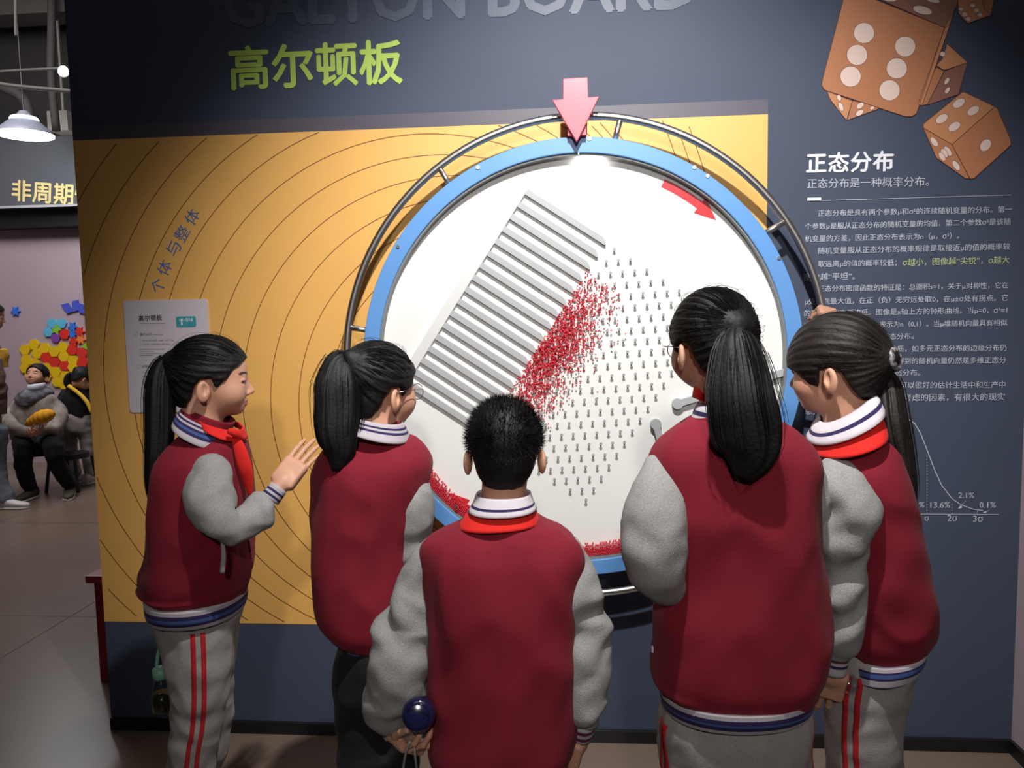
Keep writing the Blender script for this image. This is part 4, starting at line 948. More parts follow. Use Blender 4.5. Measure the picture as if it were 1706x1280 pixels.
# 3 boy in the middle
A3p, A3H = child(dict(label='boy with short cropped hair seen from behind in the middle, bottle in his left hand', base=(840, 1200, -1.10), seed=31,
    head=(841, 753, -1.10, -4, 2, 0, .93), neck=(838, 850, -1.12), hl=HL_BOY, thick=.006, groove=.0006,
    jacket=[(856, 786, 888, -1.12, .045), (870, 762, 912, -1.12, .065), (884, 732, 942, -1.12, .085), (902, 706, 962, -1.12, .100), (930, 699, 970, -1.12, .115), (980, 706, 964, -1.12, .125), (1040, 716, 958, -1.12, .130), (1110, 718, 964, -1.12, .132), (1180, 718, 967, -1.12, .132), (1240, 714, 962, -1.12, .130), (1265, 724, 950, -1.12, .122), (1282, 744, 930, -1.12, .11)],
    folds=[(.12, .03, .004, 1, 2)],
    hem=[(738, 1274, 936, 1276, -1.12, .105, 0), (742, 1310, 930, 1312, -1.12, .105, 0)],
    sleeves=[dict(pts=[(728, 905, -1.12, 20), (718, 935, -1.12, 34), (702, 985, -1.12, 42), (682, 1040, -1.13, 47), (668, 1095, -1.15, 50), (662, 1135, -1.15, 47), (650, 1170, -1.13, 41), (652, 1198, -1.10, 27)], seed=14, wr=.006, bunch=[(.93, .05, .006)],
             cuff=((647, 1196, -1.11), (661, 1224, -1.12), .030, .026), bands=(0, 1, 0, 3, 0)),
             dict(pts=[(942, 902, -1.12, 20), (950, 935, -1.12, 32), (962, 990, -1.12, 40), (974, 1050, -1.12, 42), (978, 1110, -1.13, 38), (975, 1165, -1.14, 33), (972, 1205, -1.13, 22)], seed=17, wr=.0055, bunch=[(.9, .05, .005)],
             cuff=((972, 1202, -1.13), (968, 1228, -1.12), .025, .023), bands=(0, 3, 0, 3, 0))],
    hands=[dict(wrist=(660, 1222, -1.12), knuckle=(688, 1248, -1.17), palm=(.5, .15, .85), side=1, curl=(35, 40, 30), size=.86, spread=3, thumb=(35, 25)),
           dict(wrist=(967, 1226, -1.12), knuckle=(958, 1268, -1.11), palm=(-1, .2, 0), side=1, curl=(25, 30, 25), size=.84, spread=2, thumb=(15, 20))],
    collars=[('shirt_collar', [(795, 822, 883, 822, -1.12, .055, .0), (790, 836, 887, 835, -1.125, .062, .0), (782, 850, 893, 848, -1.13, .070, .0)], (5, 5, 5, 5, 1, 5, 5), RIB),
             ('neckerchief', [(784, 849, 891, 847, -1.12, .060, -.002), (776, 859, 894, 856, -1.12, .070, -.004), (765, 877, 899, 871, -1.12, .084, -.006)], (6, 6, 6, 6), RIB)],
    hips=[(1290, 748, 926, -1.12, .10), (1360, 744, 930, -1.12, .11), (1400, 748, 926, -1.12, .10)],
    legs=[dict(pts=[(792, 1360, -1.12, 50), (792, 1420, -1.12, 48), wp(792, 1400, -1.12, .35, .056), wp(792, 1400, -1.12, .22, .054), wp(792, 1400, -1.12, .10, .056)], az=180),
          dict(pts=[(882, 1360, -1.12, 50), (882, 1420, -1.12, 48), wp(882, 1400, -1.12, .35, .056), wp(882, 1400, -1.12, .22, .054), wp(882, 1400, -1.12, .10, .056)], az=0)], foot=-4))
# cropped hair: short spikes
def spikes(H, parent, n=5200, seed=3):
    r = np.random.default_rng(seed); V = []; F = []; g = pick_hull(HL_BOY)
    while len(F) < n * 3:
        d = r.normal(size=3); d /= np.linalg.norm(d); p = np.array([0, -.004, .028]) + d * np.array([.0785, .0965, .0875])
        if p[2] < g(p[1]) + .004: continue
        nrm = d / np.array([.0785, .0965, .0875]); nrm /= np.linalg.norm(nrm); low = np.clip((.03 - p[2]) / .06, 0, 1)
        dirn = nrm + np.array([0, -.15, .25 - 1.2 * low]) + r.normal(size=3) * .22; dirn /= np.linalg.norm(dirn); L_ = r.uniform(.010, .020) * (1 - .5 * low)
        t1 = np.cross(dirn, [0.3, .1, .9]); t1 /= np.linalg.norm(t1); t2 = np.cross(dirn, t1); k = len(V); w_ = .0008
        p = p - nrm * .003
        V += [p + t1 * w_, p - t1 * w_ * .5 + t2 * w_ * .87, p - t1 * w_ * .5 - t2 * w_ * .87, p + dirn * (L_ + .002)]; F += [(k, k + 1, k + 3), (k + 1, k + 2, k + 3), (k + 2, k, k + 3)]
    return obj('cropped_hair', H.w(np.array(V)), F, HAIR, parent)
spikes(A3H, A3p)

# 4 tall girl
A4p, A4H = child(dict(label='tallest girl seen from behind with a very long thick black ponytail', base=(1225, 1100, -1.12), seed=41, glasses=True,
    head=(1188, 578, -1.12, -20, 4, 0, .94), neck=(1208, 690, -1.14), hl=HL_PULLED, tie=(0, -.098, .034), tier=.016, bun=.035, tiemat=mat('black_hair_tie', (18, 17, 18), .7),
    tail=[(1226, 548, -1.22, 14), (1228, 572, -1.24, 33), (1232, 615, -1.26, 46), (1236, 665, -1.28, 54), (1244, 715, -1.28, 57), (1250, 755, -1.28, 46), (1240, 797, -1.28, 16)], flat=.42,
    jacket=[(686, 1168, 1262, -1.14, .045), (702, 1140, 1300, -1.14, .070), (722, 1110, 1330, -1.14, .092), (745, 1088, 1352, -1.14, .108), (775, 1078, 1364, -1.14, .118), (830, 1088, 1362, -1.14, .126), (900, 1096, 1362, -1.14, .130), (970, 1096, 1370, -1.14, .132), (1040, 1090, 1376, -1.14, .134), (1100, 1086, 1374, -1.14, .134), (1130, 1093, 1362, -1.14, .126), (1150, 1104, 1350, -1.14, .108)],
    folds=[(.93, .03, .006, 2, 3)],
    hem=[(1098, 1144, 1353, 1140, -1.14, .134, -.006), (1100, 1160, 1351, 1156, -1.14, .134, -.006), (1104, 1175, 1347, 1171, -1.14, .126, -.006)], hembands=(0, 0, 1, 1, 2, 1, 1, 0, 0),
    sleeves=[dict(pts=[(1086, 764, -1.16, 10), (1092, 795, -1.19, 30), (1092, 840, -1.22, 48), (1089, 890, -1.24, 54), (1092, 935, -1.24, 50), (1106, 968, -1.20, 38), (1128, 975, -1.10, 30), (1150, 950, -.98, 26), (1162, 900, -.84, 22)], seed=24, wr=.004, bunch=[(.55, .05, .003)]),
             dict(pts=[(1335, 770, -1.13, 24), (1345, 800, -1.12, 32), (1352, 850, -1.10, 32), (1345, 895, -1.07, 26), (1325, 905, -1.0, 22), (1300, 880, -.93, 20)], seed=25)],
    hands=[],
    collars=[('shirt_collar', [(1168, 668, 1252, 680, -1.135, .046, 0), (1160, 680, 1262, 692, -1.14, .055, 0), (1150, 706, 1275, 712, -1.14, .068, 0)], (5, 5, 5, 5, 1, 5, 5), RIB),
             ('neckerchief', [(1158, 645, 1245, 672, -1.13, .044, 0), (1155, 662, 1250, 690, -1.13, .050, 0)], (6, 6, 6), RIB),
             ('jacket_collar', [(1158, 690, 1270, 700, -1.14, .064, 0), (1144, 708, 1284, 716, -1.14, .074, 0)], (4, 4, 4), RIB)],
    drapes=[('care_label', [(1087.5, 1077, -1.15, 3), (1088, 1082, -1.15, 3.2), (1088, 1087, -1.15, 3)], 1, F_WHT)],
    hips=[(1165, 1104, 1348, -1.14, .105), (1200, 1102, 1348, -1.14, .112), (1240, 1104, 1346, -1.14, .108), (1275, 1110, 1342, -1.14, .09)],
    legs=[dict(pts=[(1166, 1215, -1.15, 62), (1168, 1260, -1.15, 60), (1170, 1340, -1.15, 56), wp(1172, 1400, -1.15, .40, .060), wp(1174, 1400, -1.15, .22, .056), wp(1174, 1400, -1.15, .10, .058)], az=200, wr=.006),
          dict(pts=[(1286, 1215, -1.15, 61), (1285, 1260, -1.15, 60), (1284, 1340, -1.15, 56), wp(1282, 1400, -1.15, .40, .060), wp(1280, 1400, -1.15, .22, .056), wp(1280, 1400, -1.15, .10, .058)], az=-4, wr=.006, seed=7)], foot=-10))

# 5 girl with bangs at the right holding the handrail
A5p, A5H = child(dict(label='girl with bangs at the far right, beaded hair tie, holding the steel handrail', base=(1450, 1100, -.98), seed=51, hairmat=HAIRB, thick=.012,
    head=(1397, 616, -.96, -50, 7, 0, 1.0), neck=(1412, 712, -.97), hl=HL_BANGS, tie=(0, -.104, .010), tier=.019, tieo=.010, bun=.026, tiemat=mat('beaded_hair_tie', (120, 116, 118), .25, noise=.95, scale=150, dark=(8, 8, 8)),
    tail=[(1470, 622, -1.00, 13), (1478, 645, -1.01, 22), (1484, 700, -1.04, 26), (1496, 760, -1.05, 25), (1506, 820, -1.05, 21), (1510, 870, -1.05, 9)], flat=.6, tipcut=1,
    jacket=[(702, 1392, 1466, -.98, .048), (720, 1374, 1478, -.98, .080), (745, 1360, 1488, -.98, .115), (785, 1358, 1500, -.98, .140), (840, 1364, 1510, -.98, .145), (900, 1372, 1524, -.98, .145), (960, 1378, 1538, -.98, .145), (1010, 1384, 1545, -.98, .140), (1045, 1390, 1540, -.98, .132), (1066, 1396, 1528, -.98, .120), (1078, 1402, 1512, -.98, .105)],
    folds=[(.95, .03, .006, 2, 2)],
    hem=[(1396, 1082, 1530, 1056, -.98, .126, 0), (1394, 1096, 1528, 1068, -.98, .128, 0), (1394, 1112, 1520, 1086, -.98, .124, 0)], hembands=(0, 0, 1, 2, 2, 1, 0, 0, 0),
    sleeves=[dict(pts=[(1398, 768, -1.04, 20), (1398, 792, -1.07, 34), (1408, 830, -1.10, 46), (1414, 862, -1.11, 47), (1404, 910, -1.10, 40), (1404, 960, -1.09, 38), (1403, 1010, -1.09, 37), (1398, 1060, -1.08, 32), (1393, 1090, -1.07, 22)], seed=34, wr=.0065, bunch=[(.9, .05, .004), (.35, .05, .003)],
             cuff=((1393, 1086, -1.07), (1388, 1119, -1.065), .0265, .0255), bands=(0, 3, 0, 1, 0, 0, 0)),
             dict(pts=[(1405, 760, -.90, 22), (1412, 700, -.74, 24), (1404, 640, -.55, 20), (1394, 580, -.33, 15), (1388, 550, -.23, 12)], seed=35, wr=.002)],
    hands=[dict(wrist=(1388, 1114, -1.065), knuckle=(1378, 1152, -1.04), palm=(.35, 1, .1), side=-1, curl=(8, 18, 14), size=.92, spread=4, thumb=(25, 30)),
           dict(wrist=(1384, 536, -.20), knuckle=(1374, 509, -.125), palm=(-.3, .35, -1.0), side=1, curl=(60, 60, 40), size=.84, spread=3, thumb=(5, 75))],
    collars=[('shirt_collar', [(1370, 704, 1450, 650, -.98, .062, 0), (1360, 716, 1455, 656, -.99, .080, 0), (1350, 738, 1464, 680, -1.00, .105, 0)], (5, 5, 5, 5, 5, 1, 5, 5), RIB),
             ('neckerchief', [(1358, 730, 1458, 678, -.99, .085, 0), (1352, 746, 1463, 700, -.995, .108, 0), (1352, 756, 1465, 718, -1.0, .122, 0)], (6, 6, 6), RIB)],
    hips=[(1072, 1400, 1530, -.96, .100), (1100, 1392, 1522, -.96, .105), (1140, 1388, 1508, -.96, .098), (1170, 1396, 1494, -.96, .080), (1200, 1410, 1470, -.96, .05)],
    legs=[dict(pts=[(1446, 1110, -1.0, 60), (1440, 1160, -1.0, 62), (1438, 1220, -1.0, 60), (1440, 1290, -1.0, 58), wp(1442, 1350, -1.0, .30, .060), wp(1442, 1400, -1.0, .18, .056), wp(1442, 1400, -1.0, .10, .058)], az=-128, wr=.006),
          dict(pts=[(1450, 1120, -.90, 50), (1440, 1200, -.88, 46), (1430, 1290, -.86, 44), wp(1428, 1350, -.86, .30, .054), wp(1428, 1400, -.86, .18, .054), wp(1428, 1400, -.86, .10, .056)], az=90, seed=6)], foot=-50))

# ---- things the children hold
M_BLUEG = mat('dark_blue_plastic', (26, 26, 60), .12, coat=.6); M_MINT = mat('mint_plastic', (130, 190, 170), .4); M_TEA = mat('brown_tea', (44, 42, 22), .2); M_CLEARB = clear_mat('clear_plastic_bottle', (225, 235, 232), .10)
c0 = at(697, 1192, -1.25); bt = thing('water_bottle', 'dark blue water bottle in the boy\'s hand, its round bottom toward us', 'bottle', c0)
ax_ = ray(697, 1192) + np.array([.03, 0, .10]); ax_ /= np.linalg.norm(ax_); m1 = mpp(-1.25, 697, 1192)
pr = [(0, 17), (.002, 23), (.008, 27), (.02, 28.5), (.11, 28.5), (.125, 24), (.135, 15), (.15, 15)]
obj('bottle_body', *tube([c0 + ax_ * t for t, _ in pr], [r * m1 for _, r in pr], 32), M_BLUEG, bt, smooth=True)
obj('bottom_ring', *tube([c0 - ax_ * .0005 + 19 * m1 * (math.cos(t) * np.array([1, 0, 0]) + math.sin(t) * np.array([0, 0, 1])) for t in np.arange(32) / 32 * 2 * PI], .0012, 6, closed=True), M_BLUEG, bt, smooth=True)
obj('bottle_cap', *tube([c0 + ax_ * .15, c0 + ax_ * .175], [.019, .019], 24), M_BLUEG, bt)
stp = [(683, 1236, -1.21), (676, 1256, -1.19), (672, 1285, -1.16), (676, 1325, -1.16), (690, 1330, -1.16), (694, 1290, -1.15), (692, 1262, -1.19), (690, 1240, -1.20)]
obj('carry_strap', *tube(spline([at(*p) for p in stp], 40), .0024, 8), mat('pale_strap', (176, 172, 170), .6), bt, smooth=True)
tg = obj('paper_tag', *boxv(at(703, 1146, -1.02) , at(722, 1118, -1.015)), mat('cream_paper', (212, 200, 190), .7)); tag(tg, 'small cream paper tag hanging beside the boy\'s sleeve', 'tag')
c1 = at(272, 1184, -.70); b2 = thing('tea_bottle', 'clear bottle of tea with mint handle hanging behind the far left girl', 'bottle', c1); m2 = mpp(-.70, 272, 1150)
def lathe(c, prof, seg=28): 
    return tube([np.array(c) + np.array([0, 0, z]) for z, _ in prof], [max(r, 1e-4) for _, r in prof], seg)
zt = at(272, 1130, -.70)[2] - c1[2]
obj('bottle_body', *lathe(c1, [(0, .020), (.003, .027), (.03, .029), (zt * .6, .026), (zt * .85, .021), (zt, .0165)]), M_CLEARB, b2, smooth=True)
obj('tea', *lathe(c1, [(.003, .023), (.006, .0255), (.03, .0265), (zt * .55, .0245)]), M_TEA, b2, smooth=True)
obj('bottle_lid', *lathe(c1 + np.array([0, 0, zt]), [(0, .020), (.012, .022), (.026, .022), (.030, .014)]), M_MINT, b2, smooth=True)
hp = [(262, 1126), (261, 1108), (264, 1086), (272, 1067), (279, 1071), (277, 1092), (272, 1112)]
obj('handle', *tube(spline([at(x, y, -.70) for x, y in hp], 30), .0045, 10), M_MINT, b2, smooth=True)
obj('pull_tab', *tube(spline([at(x, y, -.71) for x, y in ((282, 1118), (276, 1104), (270, 1118), (268, 1130))], 16), .005, 8), M_MINT, b2, smooth=True)
c2 = at(1412, 1140, -1.055); b3 = thing('clear_bottle', 'small clear plastic bottle in the hand of the girl with bangs', 'bottle', c2)
pr = [(0, 8), (.002, 14), (.02, 17), (.06, 17), (.085, 16), (.10, 9), (.115, 8)]; ax2 = np.array([-.35, .6, -.5]); ax2 /= np.linalg.norm(ax2); m3 = mpp(-1.06, 1412, 1140)
obj('bottle_body', *tube([c2 - ax2 * .02 + ax2 * t for t, _ in pr], [r * m3 for _, r in pr], 24), clear_mat('clear_shiny_plastic', (236, 240, 246), .22), b3, smooth=True)
obj('bottle_cap', *tube([c2 + ax2 * .095, c2 + ax2 * .115], [.012, .012], 20), mat('white_cap', (220, 220, 225), .4), b3)
# ------------------------------------------------------------------ far part of the hall on the left
M_LAMPW = mat('lamp_shade_enamel', (120, 126, 140), .4); M_GLOW = mat('lamp_glow', (235, 240, 255), .5, emit=9.0)
M_DUCT = mat('galvanised_duct', (40, 38, 37), .8); M_BEAM = mat('ceiling_beam_paint', (62, 58, 56), .9)
def top_thing(name, v, f, m, label, cat, group=None, smooth=False): return tag(obj(name, v, f, m, None, smooth=smooth, loc=np.array(v).mean(0)), label, cat, group)
vb = obj('trim_3', *boxv((-8, 5.10, at(60, 228, 4.9)[2] + .0), (3.0, YF, 4.8)), mat('void_dark_paint', (40, 38, 37), .9)); tag(vb, 'dark service zone above the fascia', kind='structure')
# beams and pipes under the ceiling
for k, y in enumerate((1.2, 2.9, 4.4)):
    bm_ = obj('beam', *boxv((-8, y, 4.35), (3.0, y + .3, 4.8)), M_BEAM); tag(bm_, 'dark concrete beam crossing under the ceiling', kind='structure')
def pipe(pxs, y, r, name, label, m=M_DUCT):
    P = spline([at(px, py, y) for px, py in pxs], 14); v, f = tube(P, r, 12); return top_thing(name, v, f, m, label, 'pipe', smooth=True)
pipe([(-60, 124), (20, 118), (80, 115), (170, 112)], 3.6, .012, 'conduit_pipe', 'thin upper conduit running level toward the small spotlight')
pipe([(-60, 130), (0, 140), (60, 147), (170, 156)], 3.4, .016, 'conduit_pipe', 'thin lower conduit sloping down to the right above the lamp')
pipe([(-60, 128), (-10, 140), (20, 152), (38, 163), (46, 180), (50, 205)], 4.2, .045, 'air_duct', 'bent grey air duct ending above the pendant lamp')
pipe([(86, -120), (86, 40), (85, 110), (88, 160), (94, 218)], 4.3, .035, 'drop_pipe', 'grey vertical pipe beside the pendant lamp')
pipe([(25, -200), (26, 28), (27, 60)], 3.6, .012, 'hanger_rod', 'short thin rod hanging from the ceiling')
q = at(107, 205, 4.6); top_thing('junction_box', *join([boxv(q - [.10, .1, .09], q + [.10, .1, .09]), boxv(q - [.01, .01, 0], (q[0] + .01, q[1] + .01, 4.8))]), mat('pale_box', (120, 116, 112), .6), 'pale junction box high beside the fascia', 'box')
# pendant lamp
lc = at(42, 224, 4.0); pl = thing('pendant_lamp', 'domed white industrial pendant lamp glowing above the fascia', 'lamp', lc)
ml = mpp(4.0, 42, 224)
prof = [(0, 41), (.01, 41), (.05, 34), (.09, 26), (.12, 20), (.135, 17), (.15, 17), (.17, 10), (.20, 6)]
obj('lamp_shade', *tube([lc + np.array([0, 0, z]) for z, _ in prof], [r * ml for _, r in prof], 36, cap=False), M_LAMPW, pl, smooth=True)
obj('light_panel', *tube([lc + np.array([0, 0, -.012]), lc + np.array([0, 0, .004])], [40.5 * ml, 40.5 * ml], 36), M_GLOW, pl)
obj('vent_ring', *tube([lc + np.array([0, 0, .128]), lc + np.array([0, 0, .146])], [20.5 * ml, 18.5 * ml], 36), M_GLOW, pl)
obj('cord', *tube([lc + np.array([0, 0, .18]), (lc[0], lc[1], 4.8)], [.006, .006], 8), M_BLACK, pl)
lp = bpy.data.lights.new('pendant_light', 'POINT'); lp.energy = 30; lp.shadow_soft_size = .15; lo_ = bpy.data.objects.new('pendant_light', lp); C.objects.link(lo_); lo_.location = Vector(lc + np.array([0, 0, -.12]))
sc_ = at(106, 119, 3.52); sl = thing('track_spotlight', 'small bright spotlight on the thin conduit near the wall edge', 'lamp', sc_)
obj('lamp_housing', *tube([sc_ + [0, .10, .03], sc_ + [0, .0, 0]], [.04, .045], 20), M_BLACK, sl)
obj('lens', *tube([sc_ + [0, -.004, 0], sc_ + [0, -.012, 0]], [.042, .040], 20), mat('spot_glow', (255, 250, 245), .5, emit=30.0), sl)
obj('stem', *tube([sc_ + [0, .08, .0], np.array([sc_[0], sc_[1] + .08, 4.8])], [.008, .008], 8), M_BLACK, sl)

# colourful hexagon pieces on the far wall
HC = dict(yellow=(236, 196, 20), red=(222, 52, 40), sky=(96, 190, 224), green=(140, 200, 60), purple=(132, 70, 170), blue=(50, 120, 220), violet=(74, 90, 200), orange=(240, 130, 60))
HM = {k: mat(k + '_board_piece', v, .5) for k, v in HC.items()}
yh = YF - .025; mh = mpp(YF, 60, 600)
def hexa(px, py, col, r=9.0, star=0, rot=0, label=None, group=None, name=None):
    c = at(px, py, yh); pts = []; yf_ = yh - random.uniform(0, .004)
    n = 6 if not star else star * 2
    for i in range(n):
        t = math.radians(rot) + i / n * 2 * PI; rr = r * mh * (1 if not star or i % 2 == 0 else .52); pts.append((c[0] + rr * math.cos(t), c[2] + rr * math.sin(t)))
    v, f = prism(pts, yf_, YF - .001)
    return top_thing(name or ('star_piece' if star else 'hexagon_piece'), v, f, HM[col], label, 'game piece', group)
yl = [(41, 583), (56, 574), (43, 600), (61, 589), (74, 580), (41, 613), (57, 605), (90, 586), (104, 579), (106, 594), (121, 601), (78, 612), (76, 628), (92, 620), (95, 636), (108, 627), (121, 612), (106, 640), (62, 620), (50, 625)]
ORD = ('first', 'second', 'third', 'fourth', 'fifth', 'sixth', 'seventh')
def hex_rows(pts, col, group):
    edges = (0, 590, 604, 618, 999); rn = ('top', 'second', 'third', 'bottom')
    for a_, b_, r_ in zip(edges[:-1], edges[1:], rn):
        for k, p in enumerate(sorted(q for q in pts if a_ <= q[1] < b_)): hexa(*p, col, label=col + ' hexagon piece, ' + ORD[k] + ' ' + col + ' one from the left in the ' + r_ + ' honeycomb row', group=group)
hex_rows(yl, 'yellow', 'yellow hexagons of the honeycomb')
hex_rows([(76, 596), (90, 604), (107, 609), (120, 583), (136, 588), (137, 603), (134, 616)], 'red', 'red hexagons of the honeycomb')
for p, nm in [((86, 539), 'light blue hexagon piece, upper left of the small flower cluster'), ((102, 539), 'light blue hexagon piece, upper right of the small flower cluster'), ((80, 553), 'light blue hexagon piece, left of the green star')]: hexa(*p, 'sky', r=8.2, label=nm)
hexa(93, 549, 'green', r=9.5, star=5, label='green star piece in the middle of the flower cluster')
hexa(92, 563, 'purple', r=7.8, label='purple hexagon piece below the green star'); hexa(107, 557, 'red', r=8.4, label='red hexagon piece right of the green star')
for p, c_, nm in [((120, 545), 'blue', 'upper blue star piece beside the flower cluster'), ((120, 557), 'blue', 'lower blue star piece beside the flower cluster'), ((132, 553), 'red', 'upper small red star piece right of the blue stars'), ((122, 569), 'red', 'lower small red star piece below the blue stars'), ((134, 566), 'orange', 'orange star piece near the wall edge')]: hexa(*p, c_, r=8.5, star=6, label=nm)
hexa(143, 577, 'green', r=8, star=3, rot=60, label='pale green pointed piece half hidden by the wall edge')
hexa(25, 519, 'blue', r=8, star=6, label='single blue star piece alone on the left of the wall')
for pts, nm in [([(101, 508), (112, 505), (121, 519), (112, 523)], 'leftmost violet slanted piece high on the wall'), ([(120, 502), (129, 500), (130, 510), (120, 512)], 'upper violet square piece high on the wall'), ([(120, 512), (130, 510), (131, 517), (120, 520)], 'lower violet square piece high on the wall'), ([(130, 505), (138, 508), (142, 524), (131, 521)], 'rightmost violet slanted piece high on the wall')]:
    v, f = prism([(q_[0], q_[2]) for q_ in [at(x, y, yh) for x, y in pts]][::-1], yh, YF - .001); top_thing('slanted_piece', v, f, HM['violet'], nm, 'game piece')

# red bench behind the wall edge
M_BENCH = mat('red_bench_paint', (150, 22, 34), .4); M_BTOP = mat('red_bench_top', (176, 60, 74), .3)
yb0 = .34; q0, q1 = at(141, 960, yb0), at(141, 974, yb0)
bn = thing('bench', 'red painted bench half hidden behind the left edge of the navy wall', 'bench', (-1.9, yb0 + .2, 0)); zt_ = q0[2]
o = obj('seat', *boxv((q0[0], yb0, zt_ - .032), (-0.9, yb0 + .42, zt_)), M_BTOP, bn); bevel_obj(o, .004)
lx = at(153, 1000, yb0)[0]; o = obj('leg', *boxv((lx, yb0 + .02, 0.0), (lx + .10, yb0 + .40, zt_ - .032)), M_BENCH, bn); bevel_obj(o, .003)
o = obj('leg', *boxv((-1.15, yb0 + .02, 0.0), (-1.05, yb0 + .40, zt_ - .032)), M_BENCH, bn)

# ---- people in the distance
def far_person(label, group, headp, hs, hlm, jacket, jm, sleeves, sm, legs, lm, shoes, shm, base, hands=(), tie=None, tail=None, hips=None, cap=None, y=4.0, foot=180, fringe=None):
    b = at(base[0], base[1], base[2]); b[2] = 0; root = thing('person', label, 'person', b, group)
    H = Head(at(*headp[:3]), *headp[3:7]); nk = jacket[0]; nw = at((nk[1] + nk[2]) / 2, nk[0] + 3, nk[3])
    ms = [build_head(H, None, nw, h=.0050)]; jr = rows(jacket); ms.append(loft([(c, a * .6, b_ * .6) for c, a, b_ in jr], 16, 12))
    for s in sleeves:
        q = spline([wpt(p) for p in s], 12); ms.append(tube(q[:, :3], q[:, 3] * .5, 10))
    for (w_, k_, pn, sd) in hands:
        wv, kn = at(*w_), at(*k_); v, f = hand(wv, kn - wv, pn, sd, (35, 40, 30), 1.0, 4, (30, 30), h=.0045); ms.append((v, f.tolist()))
    V, F, mi = merge(ms); obj('body', V, F, [SKIN, LIP, BROW], root, smooth=True, midx=mi); eyes(H, root)
    v, f = build_hair(H, hlm, tie, thick=.012, h=.005); obj('hair', v, f, HAIR, root, smooth=True)
    if tail:
        (v, f), s2 = ponytail([wpt(p) for p in tail], 20, 28); obj('ponytail', v, f, HAIR, root, smooth=True)
    v, f = loft(jr, 44, 40, wr=.008, wsc=5, seed=5); obj('top', v, f, jm, root, smooth=True)
    for k, s in enumerate(sleeves):
        v, f, _ = sleeve_mesh(s, 24, 34, wr=.007, seed=5 + k); obj('sleeve', v, f, sm, root, smooth=True)
    V, F, _ = trousers_mesh(rows(hips), [np.array([wpt(p) for p in l]) for l in legs], h=.011, wr=.006, seed=4); obj('trousers', V, F, lm, root, smooth=True)
    for (x, y_, yw) in shoes: shoe(x, y_, yw, root, shm, L_=.27)
    return root, H
F_SWEAT = fabric('oatmeal_sweater', (150, 142, 132), noise=.35, scale=9, dark=(92, 84, 78)); F_JEAN = fabric('faded_jeans', (124, 132, 144), noise=.2, scale=8); F_DSHOE = mat('olive_shoe', (74, 72, 58), .6)
y1 = 3.95
def fw_(px, py, y): q_ = at(px, py, y); return q_
k0 = at(88, 745, 3.6); f0 = floor_at(92, 820); f1 = floor_at(66, 800)
P1, H1_ = far_person('seated woman in oatmeal sweater with a face mask under her chin, looking up', None, (62, 628, y1, 176, -22, 0, 1.02), 1, HL_PULLED,
    [(652, 48, 76, y1, .06), (660, 36, 88, y1, .10), (674, 24, 98, y1, .13), (692, 18, 103, y1, .14), (712, 18, 102, y1, .15), (730, 22, 99, y1 - .02, .15)], F_SWEAT,
    [[(30, 672, y1, 8), (22, 688, y1 - .02, 11), (16, 702, y1 - .12, 11), (24, 714, y1 - .28, 10), (44, 720, y1 - .36, 8), (56, 722, y1 - .38, 6)], [(92, 672, y1, 8), (99, 686, y1 - .02, 11), (98, 702, y1 - .12, 11), (88, 714, y1 - .28, 10), (74, 719, y1 - .34, 7), (66, 720, y1 - .37, 6)]], F_SWEAT,
    [[(46, 735, y1 - .05, 15), (38, 738, y1 - .25, 14), ('w', k0[0] - .24, 3.58, .46, .075), ('w', k0[0] - .25, 3.56, .30, .065), ('w', k0[0] - .25, 3.62, .10, .055)], [(76, 735, y1 - .05, 15), (82, 738, y1 - .25, 14), ('w', k0[0] + .02, 3.58, .46, .075), ('w', k0[0] + .03, 3.60, .30, .065), ('w', k0[0] + .05, 3.72, .10, .055)]], F_BLK,
    [(k0[0] - .25, 3.60, 180), (k0[0] + .05, 3.70, 150)], F_DSHOE, (62, 700, y1), hands=[((56, 721, y1 - .38), (64, 719, y1 - .42), (.2, .2, 1), 1), ((67, 720, y1 - .37), (59, 723, y1 - .42), (-.2, .2, 1), -1)],
    hips=[(722, 28, 96, y1, .15), (745, 28, 96, y1 - .06, .17), (758, 32, 92, y1 - .10, .14)])
# mask, scarf and beanie
v, f, mi = band_loft([pring(50, 641, 72, 638, y1 - .03, .075), pring(50, 648, 73, 645, y1 - .035, .08), pring(54, 653, 71, 651, y1 - .03, .06)], (0, 0), 28, cap=(False, False)); solid(obj('face_mask', v, f, mat('pale_mask', (200, 206, 214), .7), P1, smooth=True), .003)
v, f = loft([pring(46, 648, 78, 646, y1, .09), pring(36, 656, 84, 654, y1 - .01, .13), pring(34, 664, 82, 664, y1 - .01, .15), pring(44, 674, 74, 672, y1 - .02, .13)], 40, 24, wr=.016, wsc=6); obj('scarf', v, f, fabric('grey_plaid_scarf', (110, 110, 118), noise=.5, scale=14, dark=(50, 50, 58)), P1, smooth=True)
bs = top_thing('stool', *join([tube([(k0[0] - .12, 4.0, .29), (k0[0] - .12, 4.0, .335)], [.15, .15], 28)] + [cyl((k0[0] - .12 + .15 * a_, 4.0 + .15 * b_, 0), (k0[0] - .12 + .12 * a_, 4.0 + .12 * b_, .29), .015, 8) for a_, b_ in ((1, 1), (1, -1), (-1, 1), (-1, -1))]), M_BLACK, 'black low stool under the seated woman', 'stool')
yp = at(66, 697, y1 - .40)
pts = [(44, 708, y1 - .42, 3), (50, 704, y1 - .42, 6.5), (58, 700, y1 - .42, 8.5), (66, 696, y1 - .42, 10), (76, 693, y1 - .42, 10.5), (86, 689, y1 - .42, 7), (90, 687, y1 - .42, 2)]
Q = spline([wpt(p) for p in pts], 60); rad = Q[:, 3] * (1 + .05 * np.sin(np.linspace(0, 1, 60) * 44)); v, f = tube(Q[:, :3], rad, 24)
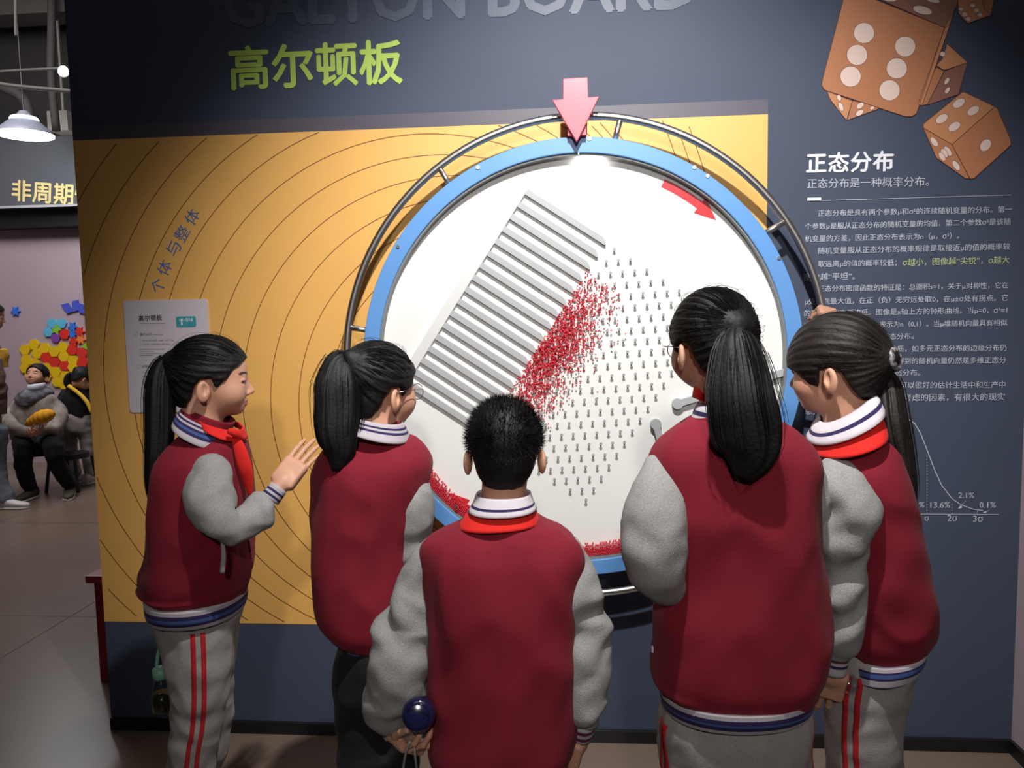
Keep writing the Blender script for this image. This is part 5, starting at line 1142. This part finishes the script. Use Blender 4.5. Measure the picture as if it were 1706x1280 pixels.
top_thing('plush_bag', v, f, fabric('mustard_plush', (222, 158, 36), noise=.1), 'mustard yellow ribbed plush pouch in the seated woman\'s hands', 'bag', smooth=True)
y2 = 4.25
P2, H2_ = far_person('girl bending at the far wall, black top with yellow strap and grey trousers', None, (137, 632, y2 - .05, 30, 38, 0, 1.0), 1, HL_PULLED,
    [(640, 122, 146, y2, .07), (648, 112, 152, y2, .10), (662, 103, 158, y2, .12), (680, 101, 158, y2, .12), (694, 105, 156, y2, .11)], F_BLK,
    [[(110, 652, y2, 7), (106, 668, y2 + .02, 9), (108, 684, y2 + .15, 8), (118, 694, y2 + .25, 6)], [(152, 654, y2, 7), (156, 670, y2 + .05, 8), (154, 684, y2 + .15, 7), (148, 690, y2 + .25, 6)]], F_BLK,
    [[(117, 712, y2, 13), (114, 735, y2, 12), (118, 765, y2, 10), (124, 785, y2, 9), ('w', at(124, 795, y2)[0], y2, .09, .05)], [(143, 712, y2, 13), (146, 735, y2, 11), (148, 765, y2, 9), (150, 785, y2, 8), ('w', at(151, 795, y2)[0], y2, .09, .05)]], F_PANT,
    [(at(125, 795, y2)[0], y2, 20), (at(152, 795, y2)[0], y2, 10)], M_SHOE, (130, 700, y2), tie=(0, -.10, .045), tail=[(120, 622, y2 - .1, 3), (114, 628, y2 - .1, 5), (112, 638, y2 - .1, 5.5), (114, 648, y2 - .1, 2)],
    hips=[(686, 104, 156, y2, .11), (702, 103, 157, y2, .13), (720, 106, 156, y2, .12)])
v, f = loft([pring(118, 634, 150, 644, y2, .075), pring(114, 639, 152, 650, y2, .09)], 30, 6, cap=(False, False)); solid(obj('collar', v, f, F_WHT, P2, smooth=True), .004)
st = [at(x, y_, y2 - .135 + .0) for x, y_ in ((114, 643), (124, 650), (136, 660), (146, 672), (153, 688))]; v, f = tube(spline(st, 20), .018, 10); v = np.array(v); obj('shoulder_strap', v, f, fabric('yellow_strap', (226, 186, 60)), P2, smooth=True)
y3 = 3.30
P3, H3_ = far_person('person at the left picture edge in faded jeans and white trainers, mustard scarf', None, (-17, 528, y3, 60, 10, 0, 1.05), 1, HL_PULLED,
    [(572, -38, -6, y3, .07), (590, -58, 0, y3, .11), (630, -64, -2, y3, .13), (680, -64, -4, y3, .13), (720, -62, -4, y3, .13)], fabric('taupe_coat', (112, 96, 90)),
    [[(-8, 598, y3 - .1, 9), (-4, 630, y3 - .12, 11), (-2, 660, y3 - .12, 11), (0, 690, y3 - .12, 9)]], fabric('brown_sleeve', (104, 84, 76)),
    [[(-10, 720, y3, 16), (-8, 760, y3, 15), (-4, 795, y3, 13), ('w', at(6, 810, y3)[0], y3, .08, .075)], [(-36, 720, y3, 17), (-38, 760, y3, 15), (-38, 795, y3, 13), ('w', at(-38, 810, y3)[0], y3, .08, .07)]], F_JEAN,
    [(at(14, 820, y3)[0], y3 - .02, 88), (at(-34, 820, y3)[0], y3, 88)], M_SHOE, (-10, 800, y3), hips=[(712, -56, 6, y3, .12), (740, -54, 8, y3, .13)])
v, f = loft([pring(-34, 580, 6, 582, y3, .10), pring(-42, 592, 9, 594, y3, .13), pring(-36, 612, 9, 612, y3, .12)], 28, 18, wr=.015, wsc=6); obj('scarf', v, f, fabric('mustard_scarf', (206, 160, 60)), P3, smooth=True)
